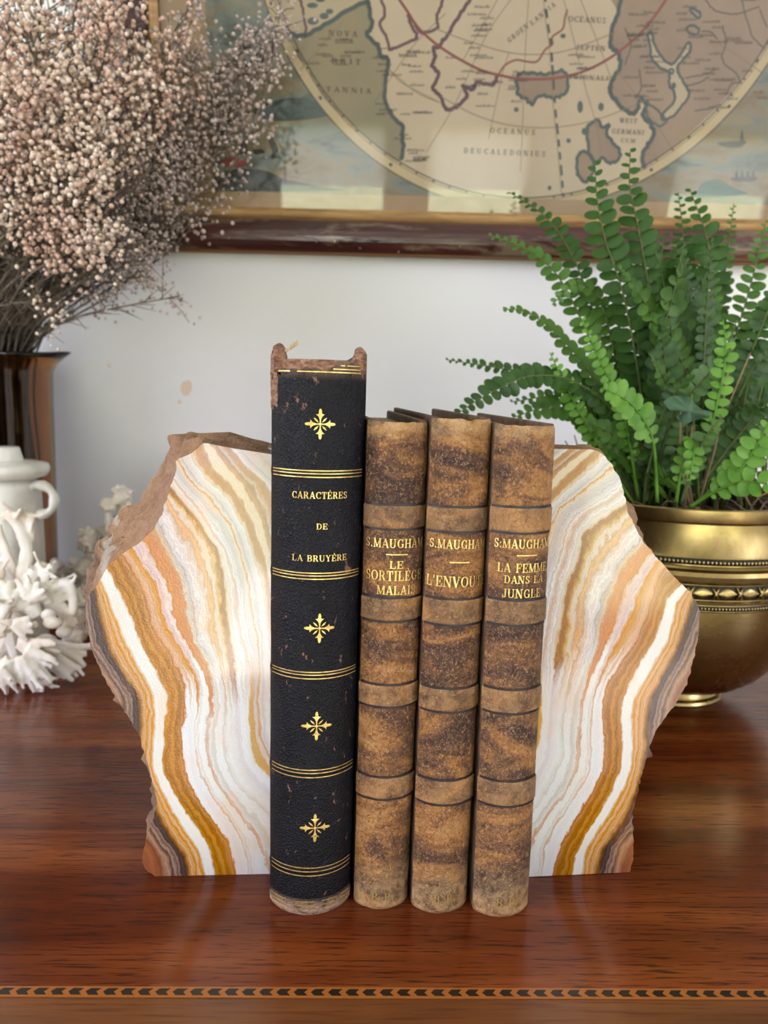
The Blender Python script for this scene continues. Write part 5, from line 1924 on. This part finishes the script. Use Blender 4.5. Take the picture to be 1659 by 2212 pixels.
def flat(name, polys2, mat, level):
    """flat print: polygons in the sheet's own plane"""
    vs, fs = [], []
    for p in polys2:
        k = len(vs)
        vs += [(x, PY - .00012 * level, z) for x, z in p]
        fs.append(tuple(range(k, k + len(p))))
    o = mesh_obj(name, vs, fs, mat, prn)
    return o


def area(name, px, mat, level, per=4):
    P = [tuple(q) for q in smooth_poly([mp(x, y, PY) for x, y in px], per, True)]
    P = [(max(x, PRX0), min(PRZ1, max(z, PRZ0))) for x, z in P]
    bm = bmesh.new()
    vv = [bm.verts.new((x, PY - .00012 * level, z)) for x, z in P]
    es = [bm.edges.new((vv[i], vv[(i + 1) % len(vv)])) for i in range(len(vv)) if (vv[i].co - vv[(i + 1) % len(vv)].co).length > 0]
    bmesh.ops.triangle_fill(bm, use_beauty=True, edges=es)
    return bm_obj(name, bm, mat, prn)


def line(name, px, wpx, mat, level, per=4, dash=None, jag=0.0, closed=False):
    P = [np.array(q) for q in smooth_poly([mp(x, y, PY) for x, y in px], per, closed)]
    if closed:
        P.append(P[0])
    k = .68 / FPX
    rj = random.Random(int(px[0][0]))
    if jag:
        P = [p + np.array([rj.uniform(-jag, jag), rj.uniform(-jag, jag)]) * k for p in P]
    quads, run = [], 0.0
    for a, b in zip(P, P[1:]):
        d = b - a
        l = float(np.hypot(*d))
        if l < 1e-7:
            continue
        nrm = np.array([-d[1], d[0]]) / l * wpx * k / 2
        ext = d / l * wpx * k * .25
        run += l
        if dash and int(run / (dash * k)) % 2:
            continue
        quads.append([tuple(a - ext + nrm), tuple(a - ext - nrm), tuple(b + ext - nrm), tuple(b + ext + nrm)])
    quads = [q for q in quads if all(PRX0 < x < PRX1 and PRZ0 < z < PRZ1 for x, z in q)]
    return flat(name, quads, mat, level) if quads else None


# hemisphere: circle fitted in the sheet's plane
def fit(pts):
    A = np.array([[2 * x, 2 * y, 1] for x, y in pts])
    b_ = np.array([x * x + y * y for x, y in pts])
    s_ = np.linalg.lstsq(A, b_, rcond=None)[0]
    return s_[0], s_[1], math.sqrt(s_[2] + s_[0] ** 2 + s_[1] ** 2)


ox, oz_, orr = fit([mp(x, y, PY) for x, y in [(589, 55), (664, 188), (760, 299), (840, 369), (888, 398), (1408, 383), (1543, 265), (1659, 145)]])
_, _, irr = fit([mp(x, y, PY) for x, y in [(615, 70), (676, 174), (729, 243), (801, 294), (840, 342), (888, 366)]])
irr = orr - 24 * .68 / FPX


def ring_pts(r, n=160):
    return [(ox + r * math.cos(2 * math.pi * i / n), oz_ + r * math.sin(2 * math.pi * i / n)) for i in range(n)]


def clampz(p):
    return [(max(PRX0, min(PRX1, x)), max(PRZ0, min(PRZ1, z))) for x, z in p]


flat('hemisphere_sea', [clampz(ring_pts(irr))], SEA, 1)
oo, ii = clampz(ring_pts(orr)), clampz(ring_pts(irr))
flat('border_ring', [[oo[i], oo[(i + 1) % 160], ii[(i + 1) % 160], ii[i]] for i in range(160)], RINGM, 2)
for r, wpx, m_ in ((orr, 2.4, INK), (irr, 2.4, INK), (irr + .0022, 1.4, INKP)):
    k = wpx * .68 / FPX / 2
    a, b = clampz(ring_pts(r + k)), clampz(ring_pts(r - k))
    flat('ring_line', [[a[i], a[(i + 1) % 160], b[(i + 1) % 160], b[i]] for i in range(160)], m_, 5)
tk = []
for i in range(180):      # degree ticks on the ring
    a = 2 * math.pi * i / 180
    a2 = a + (.006 if i % 5 else .012)
    r0, r1 = (irr, irr + .0022) if i % 2 else (irr + .0045, irr + .0068 if i % 5 == 0 else irr + .0046)
    q = [(ox + r * math.cos(t), oz_ + r * math.sin(t)) for r, t in ((r0, a), (r1, a), (r1, a2), (r0, a2))]
    if all(PRX0 < x < PRX1 and PRZ0 < z < PRZ1 for x, z in q):
        tk.append(q)
flat('degree_ticks', tk, INK, 5)

nova = [(612, 66), (650, 78), (700, 55), (745, 28), (790, 4), (797, 20), (803, 55), (793, 76), (815, 98), (822, 122), (838, 127), (836, 160), (830, 200), (840, 236), (857, 262), (871, 274), (868, 300), (871, 312), (866, 345), (840, 341), (801, 305), (770, 282), (729, 243), (700, 212), (676, 174), (640, 118)]
area('land_area', nova, LANDL, 2)
line('coastline', nova[:19], 8, COAST, 3, 5, jag=1.6)
crm = [(598, -20), (640, -30), (830, -30), (820, -4), (790, 0), (745, 26), (700, 52), (650, 76), (612, 66)]
area('cream_sea', crm, CREAM, 1.5)
for c in [(675, 12, 12, 6), (676, 46, 12, 8), (700, 35, 10, 7), (712, 25, 8, 6), (692, 1, 10, 4)]:
    area('island', [(c[0] + c[2] * math.cos(a), c[1] + c[3] * math.sin(a)) for a in [i * .785 for i in range(8)]], COAST, 3)
polyA = [(823, -20), (823, 0), (832, 31), (820, 53), (835, 82), (840, 106), (849, 106), (885, 89), (900, 82), (895, 65), (885, 48), (883, 31), (898, 55), (907, 70), (922, 70), (946, 60), (943, 36), (955, 7), (958, -20)]
polyB = [(1016, -20), (1015, 0), (996, 27), (976, 60), (960, 84), (947, 101), (935, 104), (940, 121), (933, 142), (947, 159), (935, 190), (950, 205), (960, 231), (969, 236), (986, 231), (1003, 215), (1010, 205), (1000, 186), (1015, 193), (1025, 190), (1032, 178), (1063, 183), (1075, 164)]
line('coastline', polyA, 5.5, COASTP, 3, 5, jag=1.3)
line('coastline', polyB, 7, COASTP, 3, 5, jag=1.6)
line('coast_red', [(640, 78), (660, 70), (658, 40), (650, 5), (640, -20)], 5, COASTP, 3, 5, jag=1.2)
line('red_route', [(1075, 164), (1090, 142), (1114, 130), (1136, 133), (1160, 133), (1177, 108), (1193, 96), (1193, 80), (1215, 63), (1220, 40), (1225, 22)], 3.6, REDL, 4, 5)
line('polar_circle', [(856, -10), (880, 25), (905, 62), (955, 105), (1030, 148), (1080, 163), (1130, 171), (1190, 170), (1250, 158), (1310, 130), (1370, 85), (1410, 40), (1445, -10)], 5, REDL, 4.4, 8)
ice = [(1121, 159), (1150, 158), (1180, 160), (1217, 154), (1227, 188), (1217, 205), (1193, 212), (1164, 207), (1148, 227), (1136, 212), (1121, 207), (1116, 183)]
area('land_area', ice, LANDR, 2)
line('coastline', ice, 6, COAST, 3, 5, jag=2.2, closed=True)
eur = [(1347, -30), (1335, 30), (1322, 60), (1320, 100), (1335, 115), (1340, 145), (1325, 170), (1317, 195), (1330, 215), (1345, 235), (1365, 245), (1378, 235), (1382, 215), (1396, 224), (1388, 248), (1405, 270), (1412, 290), (1400, 312), (1386, 340), (1392, 362), (1440, 330), (1500, 278), (1560, 220), (1620, 148), (1659, 95), (1720, -30)]
area('land_area', eur, LANDR, 2)
line('coastline', eur[:20], 8, COAST, 3, 5, jag=1.8)
balt = [(1399, 75), (1408, 72), (1413, 96), (1428, 121), (1442, 137), (1457, 137), (1471, 116), (1486, 94), (1492, 101), (1486, 118), (1466, 140), (1464, 154), (1476, 178), (1488, 198), (1486, 212), (1471, 231), (1459, 246), (1437, 258), (1428, 251), (1452, 224), (1457, 203), (1445, 183), (1445, 157), (1425, 145), (1406, 125), (1404, 101)]
area('inland_sea', balt, CREAM, 3)
line('coastline', balt, 5, COAST, 4, 4, jag=1.4, closed=True)
for lake in ([(1483, 60), (1495, 55), (1508, 62), (1505, 74), (1490, 74)], [(1490, 22), (1502, 20), (1512, 30), (1510, 40), (1500, 34)], [(1445, 152), (1455, 150), (1452, 160)], [(1395, 240), (1400, 225), (1420, 240), (1432, 250), (1440, 262), (1425, 272), (1408, 262)]):
    line('coastline', lake, 4, COAST, 4, 4, jag=1.2, closed=True)
brit = [(1271, 270), (1290, 260), (1300, 275), (1314, 270), (1312, 289), (1327, 313), (1336, 320), (1338, 340), (1319, 352), (1300, 340), (1290, 352), (1273, 330), (1268, 292)]
area('land_area', brit, LANDR, 2)
line('coastline', brit, 6, COAST, 3, 5, jag=1.8, closed=True)
irl = [(1248, 338), (1262, 328), (1278, 340), (1282, 370), (1266, 392), (1248, 376)]
area('land_area', irl, LANDR, 2)
line('coastline', irl, 6, COAST, 3, 5, jag=1.8, closed=True)
for c in [(1253, 231, 6, 13), (1298, 231, 6, 9), (1115, 237, 5, 5), (1216, 78, 6, 5), (1228, 304, 5, 5), (1262, 284, 6, 8), (1187, 406, 4, 5), (1455, 185, 5, 7)]:
    area('island', [(c[0] + c[2] * math.cos(a), c[1] + c[3] * math.sin(a)) for a in [i * .785 for i in range(8)]], COAST, 4)
line('meridian', [(1177, -10), (1183, 50), (1190, 100), (1199, 230), (1209, 330), (1217, 425)], 4.2, SLATE, 4, 14, dash=13)
line('meridian', [(1173, -10), (1179, 50), (1186, 100), (1195, 230), (1205, 330), (1213, 425)], 1.2, INKP, 4, 6)
for p in ([(1110, -10), (1060, 60), (1030, 120), (980, 230), (920, 330)], [(1080, -10), (1040, 60), (1000, 130)], [(1142, -10), (1135, 100), (1131, 200), (1128, 290), (1124, 370)], [(1100, 112), (1085, 160), (1070, 230), (1055, 300)], [(1215, -10), (1240, 90), (1262, 180), (1285, 260), (1300, 330)], [(1250, -10), (1290, 90), (1320, 170)], [(962, 30), (900, 90), (850, 160), (810, 220)], [(840, 150), (900, 200), (950, 222)], [(1330, 150), (1400, 240), (1450, 320)], [(1470, 60), (1560, 100), (1650, 160)], [(740, 50), (650, 150)]):
    line('grid_line', p, 1.3, INKP, 4, 6)
for p in ([(940, 62), (1000, 85), (1090, 112), (1160, 118), (1230, 108), (1330, 70)], [(950, 208), (1030, 250), (1110, 272), (1200, 275), (1290, 258), (1400, 215)], [(840, 150), (870, 180), (950, 222)]):
    line('grid_line', p, 1.6, INKP, 4, 8)
for p in ([(1520, -5), (1540, 20), (1570, 30), (1600, 28), (1640, 15)], [(1600, -5), (1612, 40), (1625, 80), (1650, 105)], [(1545, 150), (1525, 160), (1500, 165), (1480, 168)], [(1560, 60), (1568, 90), (1560, 130), (1590, 160), (1600, 180)], [(1515, 68), (1535, 70), (1548, 85)], [(1480, 185), (1510, 180), (1530, 165)], [(1500, 240), (1530, 235), (1555, 225)], [(1566, 205), (1580, 182), (1602, 180)], [(1640, 20), (1655, 60)], [(1380, 150), (1385, 190), (1372, 215)], [(1350, 60), (1362, 100), (1350, 140)]):
    line('river', p, 2.0, SLATE, 4, 6, jag=1.0)
# lettering
def mtext(txt, cx, cy, wpx, hpx, ang=0.0, mat=INK, track=.45):
    k = .675 / FPX
    x0, z0 = mp(cx, cy, PY)
    c, s_ = math.cos(R_(ang)), math.sin(R_(ang))
    ps = text_polys(txt, wpx * k, hpx * k, track)
    flat('lettering', [[(x0 + x * c - (z - hpx * k / 2) * s_, z0 + x * s_ + (z - hpx * k / 2) * c) for x, z in p] for p in ps], mat, 6)


mtext('NOVA', 741, 73, 56, 10, -1)
mtext('BRIT', 748, 133, 58, 10, -1)
mtext('TANNIA', 753, 195, 90, 9, -1)
mtext('OCEANUS', 1268, 43, 74, 10, -1, track=.2)
mtext('SEPTEN', 1276, 104, 58, 9, -1, track=.2)
mtext('TRIONALIS', 1276, 168, 90, 8, -1, track=.2)
mtext('OCEANUS', 1107, 284, 92, 10, -1, track=.5)
mtext('DEUCALEDONIUS', 1090, 329, 168, 10, -1, track=.5)
mtext('WEST', 1357, 261, 36, 9, -1, track=.2)
mtext('GERMANI', 1356, 285, 66, 9, -1, track=.2)
mtext('CUM', 1356, 304, 30, 8, -1, track=.3)
mtext('GROEN', 1118, 72, 46, 9, 38, track=.4)
mtext('LANDIA', 1172, 30, 56, 9, 38, track=.4)
# place names too small to read: rows of fine ink strokes
rt = random.Random(3)
sc_ = []
spots = [(rt.uniform(660, 760), rt.uniform(84, 150)) for _ in range(14)] + [(rt.uniform(800, 826), rt.uniform(90, 260)) for _ in range(9)] + [(rt.uniform(846, 900), rt.uniform(105, 350)) for _ in range(22)] + [(rt.uniform(1000, 1040), rt.uniform(0, 110)) for _ in range(10)] + [(rt.uniform(960, 1060), rt.uniform(120, 235)) for _ in range(14)] + [(rt.uniform(1092, 1112), rt.uniform(155, 245)) for _ in range(7)] + [(rt.uniform(1220, 1250), rt.uniform(110, 200)) for _ in range(6)] + [(rt.uniform(1345, 1400), rt.uniform(20, 220)) for _ in range(26)] + [(rt.uniform(1450, 1640), rt.uniform(0, 250)) for _ in range(34)]
for x, y in spots:
    w_ = rt.uniform(18, 42)
    xx = 0
    while xx < w_:
        h_ = rt.uniform(2, 5)
        a = mp(x + xx, y, PY)
        k = .675 / FPX
        sc_.append([(a[0], a[1]), (a[0] + 1.3 * k, a[1]), (a[0] + 2.2 * k, a[1] + h_ * k), (a[0] + .9 * k, a[1] + h_ * k)])
        sc_.append([(a[0], a[1]), (a[0] + 2.6 * k, a[1]), (a[0] + 2.6 * k, a[1] + .9 * k), (a[0], a[1] + .9 * k)])
        xx += rt.uniform(2.6, 4.2)
sc_ = [q for q in sc_ if all(PRX0 < a < PRX1 and PRZ0 < b < PRZ1 for a, b in q)]
tag(flat('fine_script', sc_, INK, 5.4), kind='stuff')
# vignettes in the corners
area('vignette_shape', [(462, 412), (462, 385), (500, 366), (570, 368), (620, 388), (700, 404), (735, 412)], SLATE, 1.2)
area('vignette_shape', [(475, 352), (490, 341), (515, 341), (534, 352), (520, 361), (490, 361)], ROSE, 1.4)
area('vignette_shape', [(472, 270), (496, 262), (494, 300), (484, 322), (474, 305)], TEAL, 1.4)
area('vignette_shape', [(545, 240), (600, 216), (660, 212), (700, 228), (712, 250), (600, 262)], COAST, 1.2)
area('vignette_shape', [(515, 330), (520, 310), (530, 305), (534, 320), (528, 336)], SLATE, 1.4)
area('vignette_shape', [(545, 325), (565, 322), (572, 330), (552, 334)], SLATE, 1.4)
area('vignette_shape', [(580, 300), (590, 298), (602, 330), (606, 342), (580, 340), (590, 330)], SLATE, 1.4)
area('vignette_shape', [(540, 275), (548, 262), (556, 275)], SLATE, 1.4)
area('vignette_shape', [(1506, 412), (1516, 396), (1540, 388), (1562, 393), (1590, 408), (1612, 420), (1506, 428)], TEAL, 1.4)
area('vignette_shape', [(1560, 255), (1590, 246), (1618, 256), (1624, 268), (1560, 270)], LANDL, 1.3)
area('vignette_shape', [(1550, 308), (1600, 304), (1612, 306), (1600, 318), (1566, 318)], SLATE, 1.4)
area('vignette_shape', [(1600, 290), (1604, 282), (1606, 306), (1599, 306)], SLATE, 1.4)
for x in (1588, 1600, 1612, 1624):
    area('vignette_shape', [(x, 382), (x + 3, 366), (x + 6, 382)], SLATE, 1.4)
area('vignette_shape', [(1580, 384), (1632, 382), (1626, 392), (1588, 392)], SLATE, 1.4)
line('print_edge', [(462, 413.2), (829, 419), (1655, 434)], 3.2, YELL, -2, 2) if False else None
